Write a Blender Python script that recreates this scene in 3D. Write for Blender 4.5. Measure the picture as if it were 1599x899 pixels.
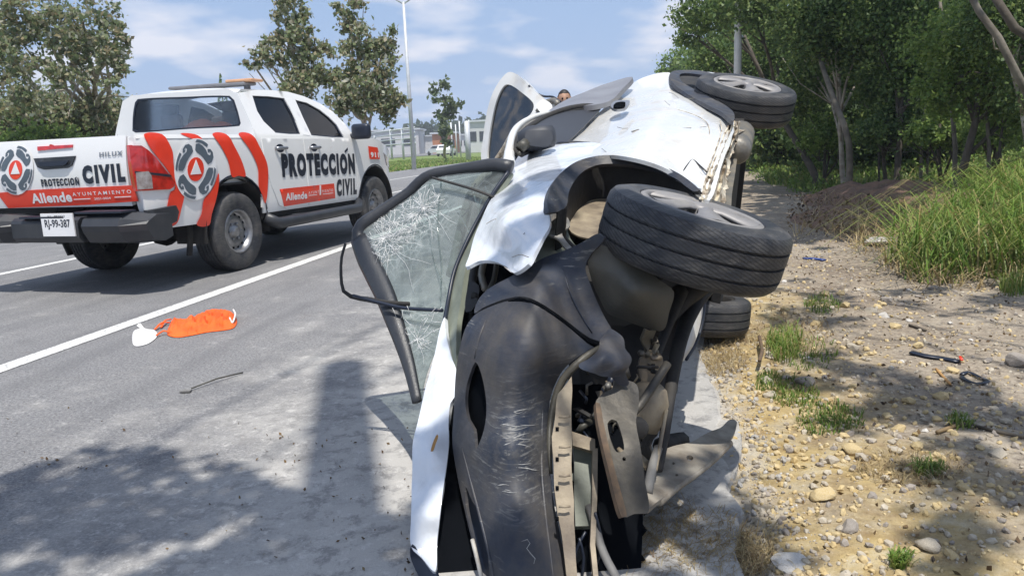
import bpy, bmesh, math, random
import numpy as np
from mathutils import Vector, Matrix, noise
from mathutils.geometry import delaunay_2d_cdt
random.seed(7); np.random.seed(7)
scn = bpy.context.scene
for o in list(bpy.data.objects): bpy.data.objects.remove(o)
COL = scn.collection

# ------------------------------------------------------------------ camera
F, PITCH, ROLL, CH = 1185.0, 0.187, -0.042, 1.17
FW = np.array([0, math.cos(PITCH), -math.sin(PITCH)]); UP0 = np.array([0, math.sin(PITCH), math.cos(PITCH)])
RT = math.cos(ROLL)*np.array([1., 0, 0]) + math.sin(ROLL)*UP0
UPV = -math.sin(ROLL)*np.array([1., 0, 0]) + math.cos(ROLL)*UP0
CAMC = np.array([0, 0, CH])
cd = bpy.data.cameras.new('camera'); cam = bpy.data.objects.new('camera', cd); COL.objects.link(cam)
cd.sensor_width = 36; cd.lens = 36*F/1599; cd.clip_start = .05; cd.clip_end = 5000
cam.matrix_world = Matrix(((RT[0], UPV[0], -FW[0], 0), (RT[1], UPV[1], -FW[1], 0), (RT[2], UPV[2], -FW[2], CH), (0, 0, 0, 1)))
scn.camera = cam
# ------------------------------------------------------------------ light
SH = np.array([.20, -.98])*.37                      # horizontal run towards the sun per metre of height
sun_dir = Vector((SH[0], SH[1], 1)).normalized()
EL = math.asin(sun_dir.z); AZ = math.atan2(sun_dir.x, sun_dir.y)
sl = bpy.data.lights.new('sun', 'SUN'); so = bpy.data.objects.new('sun', sl); COL.objects.link(so)
sl.energy = 4.4; sl.angle = math.radians(.53); sl.color = (1, .955, .88)
so.rotation_euler = sun_dir.to_track_quat('Z', 'Y').to_euler()
W = bpy.data.worlds.new('World'); scn.world = W; W.use_nodes = True
scn.view_settings.view_transform = 'Standard'; scn.view_settings.look = 'None'
scn.view_settings.exposure = 0.33; scn.view_settings.gamma = 1
def build_world():
    n = W.node_tree.nodes; l = W.node_tree.links; n.clear()
    out = n.new('ShaderNodeOutputWorld'); bg = n.new('ShaderNodeBackground'); bg.inputs[1].default_value = .10
    sky = n.new('ShaderNodeTexSky'); sky.sky_type = 'NISHITA'; sky.sun_disc = False
    sky.sun_elevation = EL; sky.sun_rotation = AZ; sky.air_density = 1.0; sky.dust_density = 1.6; sky.ozone_density = 1.6
    tc = n.new('ShaderNodeTexCoord'); sp = n.new('ShaderNodeSeparateXYZ'); l.new(tc.outputs['Generated'], sp.inputs[0])
    # cloud plane projection: direction / (z + c)
    ad = n.new('ShaderNodeMath'); ad.operation = 'ADD'; ad.inputs[1].default_value = .22; l.new(sp.outputs[2], ad.inputs[0])
    mx = n.new('ShaderNodeMath'); mx.operation = 'MAXIMUM'; mx.inputs[1].default_value = .03; l.new(ad.outputs[0], mx.inputs[0])
    dv = n.new('ShaderNodeVectorMath'); dv.operation = 'DIVIDE'; cb = n.new('ShaderNodeCombineXYZ')
    for i in range(3): l.new(mx.outputs[0], cb.inputs[i])
    l.new(tc.outputs['Generated'], dv.inputs[0]); l.new(cb.outputs[0], dv.inputs[1])
    mp = n.new('ShaderNodeMapping'); mp.inputs['Location'].default_value = (1.3, 4.15, 0); mp.inputs['Scale'].default_value = (1, 1, 0)
    l.new(dv.outputs[0], mp.inputs[0])
    nz = n.new('ShaderNodeTexNoise'); nz.inputs['Scale'].default_value = 2.3; nz.inputs['Detail'].default_value = 5; nz.inputs['Roughness'].default_value = .45
    l.new(mp.outputs[0], nz.inputs[0])
    cr = n.new('ShaderNodeValToRGB'); cr.color_ramp.elements[0].position = .49; cr.color_ramp.elements[1].position = .63
    cr.color_ramp.elements[0].color = (.0, .0, .0, 1); cr.color_ramp.elements[1].color = (.85, .85, .85, 1)
    l.new(nz.outputs[0], cr.inputs[0])
    # pale haze near the horizon
    hr = n.new('ShaderNodeMapRange'); hr.inputs[1].default_value = 0; hr.inputs[2].default_value = .34; hr.inputs[3].default_value = .92; hr.inputs[4].default_value = .55
    l.new(sp.outputs[2], hr.inputs[0])
    m1 = n.new('ShaderNodeMixRGB'); m1.inputs[2].default_value = (2.9, 4.4, 7.2, 1)
    l.new(hr.outputs[0], m1.inputs[0]); l.new(sky.outputs[0], m1.inputs[1])
    m2 = n.new('ShaderNodeMixRGB'); m2.inputs[2].default_value = (8.2, 8.1, 8.6, 1)
    l.new(cr.outputs[0], m2.inputs[0]); l.new(m1.outputs[0], m2.inputs[1])
    l.new(m2.outputs[0], bg.inputs[0]); l.new(bg.outputs[0], out.inputs[0])
build_world()

# ------------------------------------------------------------------ maths helpers
def ray(px, py): return FW + (px-800)/F*RT - (py-450)/F*UPV
def P(px, py, d): return CAMC + d*ray(px, py)
def G(px, py, z=0.0):
    d = ray(px, py); return CAMC + (z-CH)/d[2]*d
RA = math.radians(11)
RS = np.array([math.sin(RA), math.cos(RA), 0]); RTV = np.array([math.cos(RA), -math.sin(RA), 0])
def ST(s, t, z=0.0): return s*RS + t*RTV + np.array([0, 0, z])
def to_st(X): return float(np.dot(X, RS)), float(np.dot(X, RTV))

class TPS:
    """smooth interpolation of a value over a plane from control points"""
    def __init__(s, pts, lam=1e-3):
        a = np.array(pts, float); s.c = a[:, :2]/100.; v = a[:, 2]; n = len(a)
        K = s.k(s.c, s.c) + lam*np.eye(n); Q = np.c_[np.ones(n), s.c]
        A = np.zeros((n+3, n+3)); A[:n, :n] = K; A[:n, n:] = Q; A[n:, :n] = Q.T
        s.w = np.linalg.solve(A + 1e-9*np.eye(n+3), np.r_[v, 0, 0, 0]); s.n = n
    def k(s, a, b):
        r2 = ((a[:, None, :]-b[None, :, :])**2).sum(-1); return .5*r2*np.log(r2+1e-9)
    def __call__(s, P2):
        q = np.atleast_2d(np.array(P2, float))/100.
        return s.k(q, s.c)@s.w[:s.n] + np.c_[np.ones(len(q)), q]@s.w[s.n:]

def smooth_loop(pts, step, closed=True):
    pts = [np.array(p, float) for p in pts]; n = len(pts); out = []
    rng = range(n if closed else n-1)
    for i in rng:
        if closed: a, b, c, d = pts[(i-1) % n], pts[i], pts[(i+1) % n], pts[(i+2) % n]
        else: a, b, c, d = pts[max(i-1, 0)], pts[i], pts[i+1], pts[min(i+2, n-1)]
        L = np.linalg.norm(c-b); m = max(1, int(round(L/step)))
        la, lc = np.linalg.norm(b-a)+1e-6, np.linalg.norm(d-c)+1e-6
        t1 = (c-a)/(L+la)*L if la > 1e-5 else (c-b); t2 = (d-b)/(L+lc)*L if lc > 1e-5 else (c-b)
        for k in range(m):
            t = k/m; h = t*t
            out.append((2*h*t-3*h+1)*b + (h*t-2*h+t)*t1 + (-2*h*t+3*h)*c + (h*t-h)*t2)
    if not closed: out.append(pts[-1])
    return out
def lin_loop(pts, step):
    out = []; n = len(pts)
    for i in range(n):
        a = np.array(pts[i], float); b = np.array(pts[(i+1) % n], float); m = max(1, int(round(np.linalg.norm(b-a)/step)))
        out += [a+(b-a)*k/m for k in range(m)]
    return out
def inside(poly, q):
    P_ = np.array(poly); x, y = q[:, 0], q[:, 1]; c = np.zeros(len(q), bool); j = len(P_)-1
    for i in range(len(P_)):
        xi, yi = P_[i]; xj, yj = P_[j]
        c ^= ((yi > y) != (yj > y)) & (x < (xj-xi)*(y-yi)/((yj-yi)+1e-12)+xi); j = i
    return c
def triangulate(outline, holes, step):
    ov = np.array(outline); lo, hi = ov.min(0), ov.max(0)
    gx, gy = np.meshgrid(np.arange(lo[0]+step*.5, hi[0], step), np.arange(lo[1]+step*.5, hi[1], step))
    q = np.c_[gx.ravel(), gy.ravel()]
    q = q + (np.arange(len(q)) % 2)[:, None]*np.array([0, step*.18])
    if len(q):
        m = inside(outline, q)
        for h in holes: m &= ~inside(h, q)
        q = q[m]
        allb = np.vstack([ov]+[np.array(h) for h in holes])
        if len(q): q = q[((q[:, None]-allb[None])**2).sum(-1).min(1) > (step*.45)**2]
    vs = [Vector((float(a), float(b))) for a, b in outline]; ed = [(i, (i+1) % len(outline)) for i in range(len(outline))]
    for h in holes:
        k = len(vs); vs += [Vector((float(a), float(b))) for a, b in h]; ed += [(k+i, k+(i+1) % len(h)) for i in range(len(h))]
    vs += [Vector((float(a), float(b))) for a, b in q]
    v, e, f, *_ = delaunay_2d_cdt(vs, ed, [], 0, 1e-6)
    V = np.array([(a.x, a.y) for a in v]); T = np.array(f)
    cen = V[T].mean(1); m = inside(outline, cen)
    for h in holes: m &= ~inside(h, cen)
    return V, T[m]

# ------------------------------------------------------------------ object helpers
def tagp(o, label=None, cat=None, group=None, kind=None):
    if label: o['label'] = label
    if cat: o['category'] = cat
    if group: o['group'] = group
    if kind: o['kind'] = kind
    return o
WM = {}
def empty(name, loc=(0, 0, 0), rz=0, sc=1.0, label=None, cat=None, group=None):
    o = bpy.data.objects.new(name, None); COL.objects.link(o); o.location = loc; o.rotation_euler = (0, 0, rz); o.scale = (sc,)*3
    o.empty_display_size = .1
    WM[o.name] = Matrix.Translation(Vector(loc)) @ Matrix.Rotation(rz, 4, 'Z') @ Matrix.Scale(sc, 4)
    return tagp(o, label, cat, group)
def wmat(o): return WM.get(o.name, Matrix.Identity(4)) if o else Matrix.Identity(4)
def mk(name, V, Fc, mat, parent=None, local=False, smooth=True, mats=None, mi=None, solid=None, sharp=None, origin=None):
    V = np.array(V, float).reshape(-1, 3)
    M = wmat(parent)
    if parent and not local:
        A = np.array(M.inverted()); V = V@A[:3, :3].T + A[:3, 3]
    me = bpy.data.meshes.new(name)
    me.from_pydata(V.tolist(), [], [tuple(int(i) for i in f) for f in Fc]); me.update()
    for m in (mats or [mat]): me.materials.append(m)
    if mi is not None: me.polygons.foreach_set('material_index', list(mi))
    if smooth: me.polygons.foreach_set('use_smooth', [True]*len(me.polygons))
    if sharp:
        try: me.set_sharp_from_angle(angle=math.radians(sharp))
        except Exception: pass
    o = bpy.data.objects.new(name, me); COL.objects.link(o)
    if parent: o.parent = parent; WM[o.name] = M
    if solid:
        md = o.modifiers.new('thickness', 'SOLIDIFY'); md.thickness = abs(solid); md.offset = -1 if solid > 0 else 1; md.use_rim = True
        md.use_quality_normals = False
        es = o.modifiers.new('crisp_edges', 'EDGE_SPLIT'); es.split_angle = math.radians(42)
    return o
def fast_mesh(name, V, nper, mat, parent=None, faces=None, smooth=False, local=False):
    """many small n-gons, verts consecutive"""
    V = np.array(V, float).reshape(-1, 3)
    if parent and not local:
        A = np.array(wmat(parent).inverted()); V = V@A[:3, :3].T + A[:3, 3]
    me = bpy.data.meshes.new(name); nf = len(V)//nper
    me.vertices.add(len(V)); me.vertices.foreach_set('co', V.ravel())
    me.loops.add(len(V)); me.loops.foreach_set('vertex_index', np.arange(len(V)))
    me.polygons.add(nf); me.polygons.foreach_set('loop_start', np.arange(nf)*nper)
    me.update(calc_edges=True); me.validate()
    me.materials.append(mat)
    o = bpy.data.objects.new(name, me); COL.objects.link(o)
    if parent: o.parent = parent; WM[o.name] = wmat(parent)
    return o
class MB:
    def __init__(s): s.v = []; s.f = []
    def add(s, v, f): k = len(s.v); s.v += [tuple(map(float, a)) for a in v]; s.f += [tuple(i+k for i in g) for g in f]; return s
    def box(s, c, h, R=None):
        c = np.array(c, float); v = []
        for i in (-1, 1):
            for j in (-1, 1):
                for k in (-1, 1):
                    d = np.array([i*h[0], j*h[1], k*h[2]]); v.append(c+(np.array(R)@d if R is not None else d))
        return s.add(v, [(0, 1, 3, 2), (4, 6, 7, 5), (0, 4, 5, 1), (2, 3, 7, 6), (0, 2, 6, 4), (1, 5, 7, 3)])
    def tube(s, pts, r, n=8, cap=True, flat=None, flatdir=None):
        pts = [np.array(p, float) for p in pts]; R = r if hasattr(r, '__len__') else [r]*len(pts); k0 = len(s.v); prev = None
        for i, p in enumerate(pts):
            t = pts[min(i+1, len(pts)-1)]-pts[max(i-1, 0)]; t = t/(np.linalg.norm(t)+1e-12)
            a = prev if prev is not None else (np.array([0, 0, 1.]) if abs(t[2]) < .9 else np.array([1., 0, 0]))
            if flatdir is not None: a = np.array(flatdir, float)
            a = a-(a@t)*t; a /= np.linalg.norm(a)+1e-12; b = np.cross(t, a); prev = a
            for k in range(n):
                th = 2*math.pi*k/n; s.v.append(tuple(p+R[i]*(math.cos(th)*a*(flat or 1)+math.sin(th)*b)))
        for i in range(len(pts)-1):
            for k in range(n):
                q = k0+i*n; s.f.append((q+k, q+(k+1) % n, q+n+(k+1) % n, q+n+k))
        if cap:
            s.f.append(tuple(k0+k for k in reversed(range(n)))); q = k0+(len(pts)-1)*n; s.f.append(tuple(q+k for k in range(n)))
        return s
    def lathe(s, prof, c, axis, n=32, closed=False):
        """prof: (radius, offset along axis)"""
        axis = np.array(axis, float); axis /= np.linalg.norm(axis); c = np.array(c, float)
        a = np.cross(axis, [0, 1, 0] if abs(axis[1]) < .9 else [1, 0, 0]); a /= np.linalg.norm(a); b = np.cross(axis, a); k0 = len(s.v); m = len(prof)
        for i in range(n):
            th = 2*math.pi*i/n; e = math.cos(th)*a+math.sin(th)*b
            for (r, z) in prof: s.v.append(tuple(c+r*e+z*axis))
        for i in range(n):
            for j in range(m if closed else m-1):
                s.f.append((k0+i*m+j, k0+((i+1) % n)*m+j, k0+((i+1) % n)*m+(j+1) % m, k0+i*m+(j+1) % m))
        return s
    def obj(s, name, mat, parent=None, **k): return mk(name, s.v, s.f, mat, parent, **k)

def tread_uv(o, n, prof, hw, rtread):
    m = len(prof); uv = o.data.uv_layers.new(name='tread'); me = o.data
    for p in me.polygons:
        js = [me.loops[l].vertex_index//m for l in p.loop_indices]; wrap = max(js)-min(js) > 2
        for l in p.loop_indices:
            vi = me.loops[l].vertex_index; i, j = vi//m, vi % m; u = i/n+(1. if wrap and i == 0 else 0.); r, z = prof[j]
            uv.data[l].uv = (u, z/hw*.95 if r > rtread else 3.)

def map_panel(name, outline, fn, mat, parent, step, thick=.01, holes=(), smooth_out=True, local=False, facing=None, amp=0, nscale=6, smooth=True, smooth_holes=True):
    """2-D outline -> surface through fn(Nx2)->Nx3, with real thickness behind"""
    ol = smooth_loop(outline, step) if smooth_out else lin_loop(outline, step)
    hs = [smooth_loop(h, step) if smooth_holes else lin_loop(h, step) for h in holes]
    V2, T = triangulate(ol, hs, step); V = fn(V2)
    if amp:
        for i in range(len(V)):
            V[i] = V[i] + amp*np.array(noise.noise_vector(Vector(V[i]*nscale)))
    a, b, c = V[T[:, 0]], V[T[:, 1]], V[T[:, 2]]; N = np.cross(b-a, c-a)
    if facing is None: w = ((a-CAMC)*N).sum(1) > 0
    else: w = (N@np.array(facing, float)) > 0
    T = T.copy(); T[w] = T[w][:, ::-1]
    return mk(name, V, T, mat, parent, local=local, smooth=smooth, solid=thick)
def px_panel(name, outline, ctrl, mat, parent, step=7, **k):
    """sheet whose rim passes the given points, each with its own distance"""
    tp = TPS(ctrl)
    def fn(q):
        d = tp(q); return np.array([P(a, b, dd) for (a, b), dd in zip(q, d)])
    return map_panel(name, outline, fn, mat, parent, step, **k)
def text_mesh(txt, size, sx=1.0, shear=0.0, bold=0.0, spacing=1.0, align='LEFT'):
    cu = bpy.data.curves.new('lettering', 'FONT'); cu.body = txt; cu.size = size; cu.shear = shear; cu.offset = bold
    cu.space_character = spacing; cu.align_x = align; cu.resolution_u = 3
    ob = bpy.data.objects.new('lettering', cu); COL.objects.link(ob); dg = bpy.context.evaluated_depsgraph_get(); dg.update()
    me = bpy.data.meshes.new_from_object(ob.evaluated_get(dg)); bpy.data.objects.remove(ob)
    V = np.array([v.co[:2] for v in me.vertices]).reshape(-1, 2); Fc = [tuple(p.vertices) for p in me.polygons]
    bpy.data.meshes.remove(me); V = V*np.array([sx, 1]); return V, Fc

# ------------------------------------------------------------------ materials
class NT:
    def __init__(s, name):
        s.m = bpy.data.materials.new(name); s.m.use_nodes = True; s.n = s.m.node_tree.nodes; s.l = s.m.node_tree.links
        s.b = s.n['Principled BSDF']; s.out = s.n['Material Output']; s._tc = None
    def N(s, t, **k):
        n = s.n.new(t)
        for a, v in k.items():
            if a in n.inputs.keys(): n.inputs[a].default_value = v
            else: setattr(n, a, v)
        return n
    def L(s, a, b): s.l.new(a, b)
    def tc(s, which='Object', scale=None, rot=None):
        if not s._tc: s._tc = s.N('ShaderNodeTexCoord')
        o = s._tc.outputs[which]
        if scale is not None:
            mp = s.N('ShaderNodeMapping'); mp.inputs['Scale'].default_value = scale
            if rot: mp.inputs['Rotation'].default_value = rot
            s.L(o, mp.inputs[0]); o = mp.outputs[0]
        return o
    def noise(s, scale, detail=4, rough=.55, co=None, dist=0):
        n = s.N('ShaderNodeTexNoise'); n.inputs['Scale'].default_value = scale; n.inputs['Detail'].default_value = detail; n.inputs['Roughness'].default_value = rough; n.inputs['Distortion'].default_value = dist
        s.L(co or s.tc(), n.inputs[0]); return n.outputs[0]
    def ramp(s, src, stops):
        r = s.N('ShaderNodeValToRGB'); e = r.color_ramp.elements
        while len(e) < len(stops): e.new(.5)
        for q, (p, c) in zip(e, stops): q.position = p; q.color = (*c, 1) if hasattr(c, '__len__') else (c, c, c, 1)
        s.L(src, r.inputs[0]); return r.outputs[0]
    def mix(s, fac, a, b, mode='MIX'):
        m = s.N('ShaderNodeMixRGB'); m.blend_type = mode
        for i, v in ((0, fac), (1, a), (2, b)):
            if hasattr(v, 'links') or hasattr(v, 'is_linked'): s.L(v, m.inputs[i])
            elif i == 0: m.inputs[0].default_value = v
            else: m.inputs[i].default_value = (*v, 1)
        return m.outputs[0]
    def bump(s, src, strength=.3, dist=.02, prev=None):
        b = s.N('ShaderNodeBump'); b.inputs['Strength'].default_value = strength; b.inputs['Distance'].default_value = dist
        s.L(src, b.inputs['Height'])
        if prev: s.L(prev, b.inputs['Normal'])
        s.L(b.outputs[0], s.b.inputs['Normal']); return b.outputs[0]
    def set(s, col=None, rough=None, metal=None, spec=None, coat=None):
        for k, v in (('Base Color', col), ('Roughness', rough), ('Metallic', metal), ('Specular IOR Level', spec), ('Coat Weight', coat)):
            if v is None: continue
            if hasattr(v, 'is_linked'): s.L(v, s.b.inputs[k])
            else: s.b.inputs[k].default_value = (*v, 1) if hasattr(v, '__len__') else v
        return s
def simple(name, c1, c2=None, scale=8, rough=.5, metal=0, bump=0, bscale=40, coat=0, spec=None, detail=5, lo=.35, hi=.65, bd=.01):
    t = NT(name); c2 = c2 or tuple(x*.8 for x in c1)
    t.set(t.ramp(t.noise(scale, detail), [(lo, c1), (hi, c2)]), rough, metal, spec, coat)
    if bump: t.bump(t.noise(bscale, 5, .6), bump, bd)
    return t.m
def paint(name, base, dirt=(.32, .25, .17), dlo=.55, dhi=.75, rough=.25, bump=.0, dscale=5, coat=.6):
    t = NT(name); d = t.ramp(t.noise(dscale, 9, .62), [(dlo, 0.), (dhi, 1.)])
    c = t.mix(d, base, dirt); t.set(c, t.ramp(d, [(0, rough), (1, .75)]), 0, None, coat)
    if bump: t.bump(t.noise(9, 3, .5), bump, .02)
    return t.m
M = {}
M['white'] = paint('truck_white_paint', (.78, .78, .77), dlo=.6, dhi=.98, dirt=(.5, .44, .36))
M['wreckwhite'] = paint('wreck_white_paint', (.70, .70, .68), dlo=.53, dhi=.80, bump=.16, rough=.24, dirt=(.45, .38, .28))
M['wreckshadewhite'] = paint('wreck_white_shade_tint', (.70, .73, .77), dlo=.60, dhi=.92, bump=.5, rough=.2, dscale=4, dirt=(.4, .38, .35))  # same white tinted blue: sky-lit shade put into the colour
M['cream'] = paint('crushed_sill_paint', (.66, .60, .48), dlo=.42, dhi=.6, rough=.5, dirt=(.20, .15, .10), dscale=11, bump=.6, coat=.1)
M['red'] = simple('red_vinyl', (.80, .045, .012), (.72, .035, .01), rough=.35, coat=.4)
M['ink'] = simple('dark_vinyl', (.012, .018, .035), rough=.4)
M['emblem'] = simple('grey_vinyl', (.10, .13, .16), rough=.4)
M['whitev'] = simple('white_vinyl', (.8, .8, .8), (.74, .74, .74), rough=.4)
M['chrome'] = simple('badge_metal', (.35, .36, .38), rough=.3, metal=.8)
M['blackpl'] = simple('black_plastic', (.022, .025, .032), (.035, .037, .042), rough=.42, bump=.15, bscale=120)
M['under'] = simple('underbody_black', (.014, .014, .016), (.035, .032, .028), rough=.75, bump=.4, bscale=30)
M['steel'] = simple('wheel_steel', (.34, .34, .35), (.20, .20, .20), rough=.38, metal=.75, scale=14)
M['alloy'] = simple('dusty_hubcap', (.20, .195, .20), (.28, .265, .25), rough=.5, metal=.15, scale=9, bump=.1)
M['beige'] = simple('primer_metal', (.36, .30, .21), (.15, .12, .09), rough=.6, scale=9, bump=.35, bscale=22, metal=.1)
M['greymetal'] = simple('bare_grey_metal', (.16, .16, .155), (.28, .25, .2), rough=.5, metal=.5, scale=12, bump=.3)
M['dustmetal'] = simple('chalky_metal', (.46, .44, .40), (.25, .23, .20), rough=.75, scale=14, bump=.5, bscale=35)
M['cowl'] = simple('cowl_grey_green', (.22, .24, .19), (.12, .135, .11), rough=.55, scale=6, bump=.15)
M['splash'] = simple('splash_shield_plastic', (.045, .045, .038), (.085, .078, .062), rough=.5, scale=5, bump=.3, bscale=25)
M['seat'] = simple('seat_fabric', (.03, .03, .035), rough=.8)
M['orange'] = simple('orange_fabric', (.92, .13, .012), (.75, .10, .01), rough=.7, scale=9, bump=.35, bscale=14)
M['whitecloth'] = simple('white_fabric', (.80, .79, .77), rough=.85, bump=.4, bscale=25)
M['amber'] = simple('amber_lens', (.60, .33, .18), rough=.25)
M['rust'] = simple('rust', (.17, .11, .065), (.09, .065, .045), rough=.85, scale=30)
M['skin'] = simple('skin', (.45, .26, .17), rough=.6)
M['hair'] = simple('black_hair', (.012, .010, .009), rough=.6)
M['shirt'] = simple('navy_cloth', (.05, .06, .09), rough=.9)
M['concpole'] = simple('pole_concrete', (.52, .51, .48), (.42, .41, .38), rough=.85, bump=.2)
M['galv'] = simple('galvanised_metal', (.62, .64, .66), (.52, .54, .57), rough=.5, metal=.2)
M['building'] = simple('pale_wall', (.58, .58, .58), (.5, .5, .5), rough=.85, scale=.3)
M['terracotta'] = simple('orange_wall', (.48, .20, .09), rough=.85, scale=1)
M['bldark'] = simple('window_band', (.035, .04, .052), rough=.55, scale=1)
M['scratch'] = simple('scuffed_plastic', (.40, .40, .39), (.2, .2, .2), rough=.8, scale=60)
M['darkhole'] = simple('shade_and_eye_black', (.006, .007, .009), rough=1.0, spec=0.0)  # near-black that paints in the shade of openings; also eye colour
M['darksteel'] = simple('dusty_dark_steel', (.055, .052, .048), (.13, .115, .09), rough=.55, scale=11, metal=.3, bump=.3)
M['hosegrey'] = simple('grey_rubber', (.20, .195, .185), (.12, .115, .11), rough=.7, scale=14)
M['yellowmark'] = simple('dry_mud', (.42, .24, .09), rough=.9)
def m_redlens():
    t = NT('red_lens'); t.set(t.ramp(t.noise(12, 2), [(.35, (.36, .012, .012)), (.65, (.62, .025, .02))]), .12, 0, None, 1.0); return t.m
M['redlens'] = m_redlens()
M['clearlens'] = simple('clear_lens', (.42, .40, .40), (.25, .2, .2), rough=.15, coat=1, scale=20)
def m_bumper():
    t = NT('scuffed_bumper'); co = t.tc()
    n = t.noise(5, 8, .6); base = t.ramp(n, [(.35, (.012, .019, .038)), (.7, (.027, .034, .050))])  # blue in the black base paints in sky-lit shade
    wv = t.N('ShaderNodeTexNoise'); mp = t.tc('Object', (6, 6, 42)); t.L(mp, wv.inputs[0]); wv.inputs['Scale'].default_value = 1.8; wv.inputs['Detail'].default_value = 7; wv.inputs['Roughness'].default_value = .65
    scr = t.ramp(wv.outputs[0], [(.60, 0.), (.67, 1.)])
    big = t.ramp(t.noise(2.4, 3), [(.46, 0.), (.60, 1.)])
    f = t.mix(1.0, scr, big, 'MULTIPLY'); c = t.mix(f, base, (.20, .20, .19))
    dust = t.ramp(t.noise(3.2, 8, .7), [(.42, 0.), (.70, .75)]); c = t.mix(dust, c, (.105, .09, .07))
    dp = t.N('ShaderNodeVectorMath'); dp.operation = 'DISTANCE'; dp.inputs[1].default_value = tuple(P(815, 700, 2.07)-np.array([.75, 3.2, 0])); t.L(co, dp.inputs[0])
    zone = t.ramp(dp.outputs['Value'], [(.05, 1.), (.24, 0.)])
    w2 = t.N('ShaderNodeTexNoise'); t.L(t.tc('Object', (9, 9, 60)), w2.inputs[0]); w2.inputs['Scale'].default_value = 1.6; w2.inputs['Detail'].default_value = 8; w2.inputs['Roughness'].default_value = .7; w2.inputs['Distortion'].default_value = 1.2
    g2 = t.mix(1.0, t.ramp(w2.outputs[0], [(.54, 0.), (.62, 1.)]), zone, 'MULTIPLY'); c = t.mix(g2, c, (.19, .19, .185))
    g3 = t.mix(1.0, t.ramp(t.noise(9, 9, .75), [(.46, 0.), (.62, .8)]), zone, 'MULTIPLY'); c = t.mix(g3, c, (.10, .095, .088))
    t.set(c, t.ramp(t.noise(7, 5), [(.3, .42), (.7, .68)]), 0); b = t.bump(t.noise(4.5, 4), .35, .03); t.bump(wv.outputs[0], .25, .006, b); return t.m
M['bumper'] = m_bumper()
def m_tyre(name, dust=.5):
    t = NT(name); f = t.ramp(t.noise(5, 7, .6), [(.42, 0.), (.78, dust)])
    tw = t.N('ShaderNodeTexNoise'); t.L(t.tc('Object', (7, 7, 30)), tw.inputs[0]); tw.inputs['Scale'].default_value = 2.2; tw.inputs['Detail'].default_value = 8; f3 = t.ramp(tw.outputs[0], [(.50, 0.), (.75, .28)])
    t.set(t.mix(f3, t.mix(f, (.020, .023, .030), (.17, .155, .135)), (.20, .19, .175)), t.ramp(t.noise(6, 4), [(.35, .42), (.7, .7)]), 0)
    s = t.N('ShaderNodeTexNoise'); t.L(t.tc(), s.inputs[0]); s.inputs['Scale'].default_value = 90
    uv = t.N('ShaderNodeUVMap'); uv.uv_map = 'tread'; sx = t.N('ShaderNodeSeparateXYZ'); t.L(uv.outputs[0], sx.inputs[0])
    def mth(op, a, b=None):
        m_ = t.N('ShaderNodeMath'); m_.operation = op
        for i_, v_ in enumerate((a, b)):
            if v_ is None: continue
            if hasattr(v_, 'is_linked'): t.L(v_, m_.inputs[i_])
            else: m_.inputs[i_].default_value = v_
        return m_.outputs[0]
    sip = mth('GREATER_THAN', mth('FRACT', mth('ADD', mth('MULTIPLY', sx.outputs[0], 62.), mth('MULTIPLY', sx.outputs[1], 9.))), .74)
    tread = mth('LESS_THAN', mth('ABSOLUTE', sx.outputs[1]), 1.0); sip = mth('MULTIPLY', sip, tread)
    old = t.b.inputs['Base Color'].links[0].from_socket; t.set(t.mix(mth('MULTIPLY', sip, .8), old, (.008, .008, .009)))
    h_ = mth('SUBTRACT', mth('MULTIPLY', s.outputs[0], .3), sip); t.bump(h_, .8, .008); return t.m
M['tyre'] = m_tyre('tyre_rubber', .55); M['tyretruck'] = m_tyre('truck_tyre_rubber', .75)
def m_glass(name, tint, fac, rough=.03):
    t = NT(name); t.n.remove(t.b); tr = t.N('ShaderNodeBsdfTransparent'); tr.inputs[0].default_value = (*tint, 1)
    gl = t.N('ShaderNodeBsdfGlossy'); gl.inputs['Roughness'].default_value = rough; gl.inputs[0].default_value = (.9, .9, .9, 1)
    fr = t.N('ShaderNodeFresnel'); fr.inputs[0].default_value = 1.5; a = t.N('ShaderNodeMath'); a.operation = 'ADD'; a.inputs[1].default_value = fac; t.L(fr.outputs[0], a.inputs[0])
    mx = t.N('ShaderNodeMixShader'); t.L(a.outputs[0], mx.inputs[0]); t.L(tr.outputs[0], mx.inputs[1]); t.L(gl.outputs[0], mx.inputs[2]); t.L(mx.outputs[0], t.out.inputs[0]); return t.m
M['glass'] = m_glass('tinted_glass', (.93, .96, .98), .0)
M['darkglass'] = m_glass('dark_glass', (.13, .13, .14), .10, .06)
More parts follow.
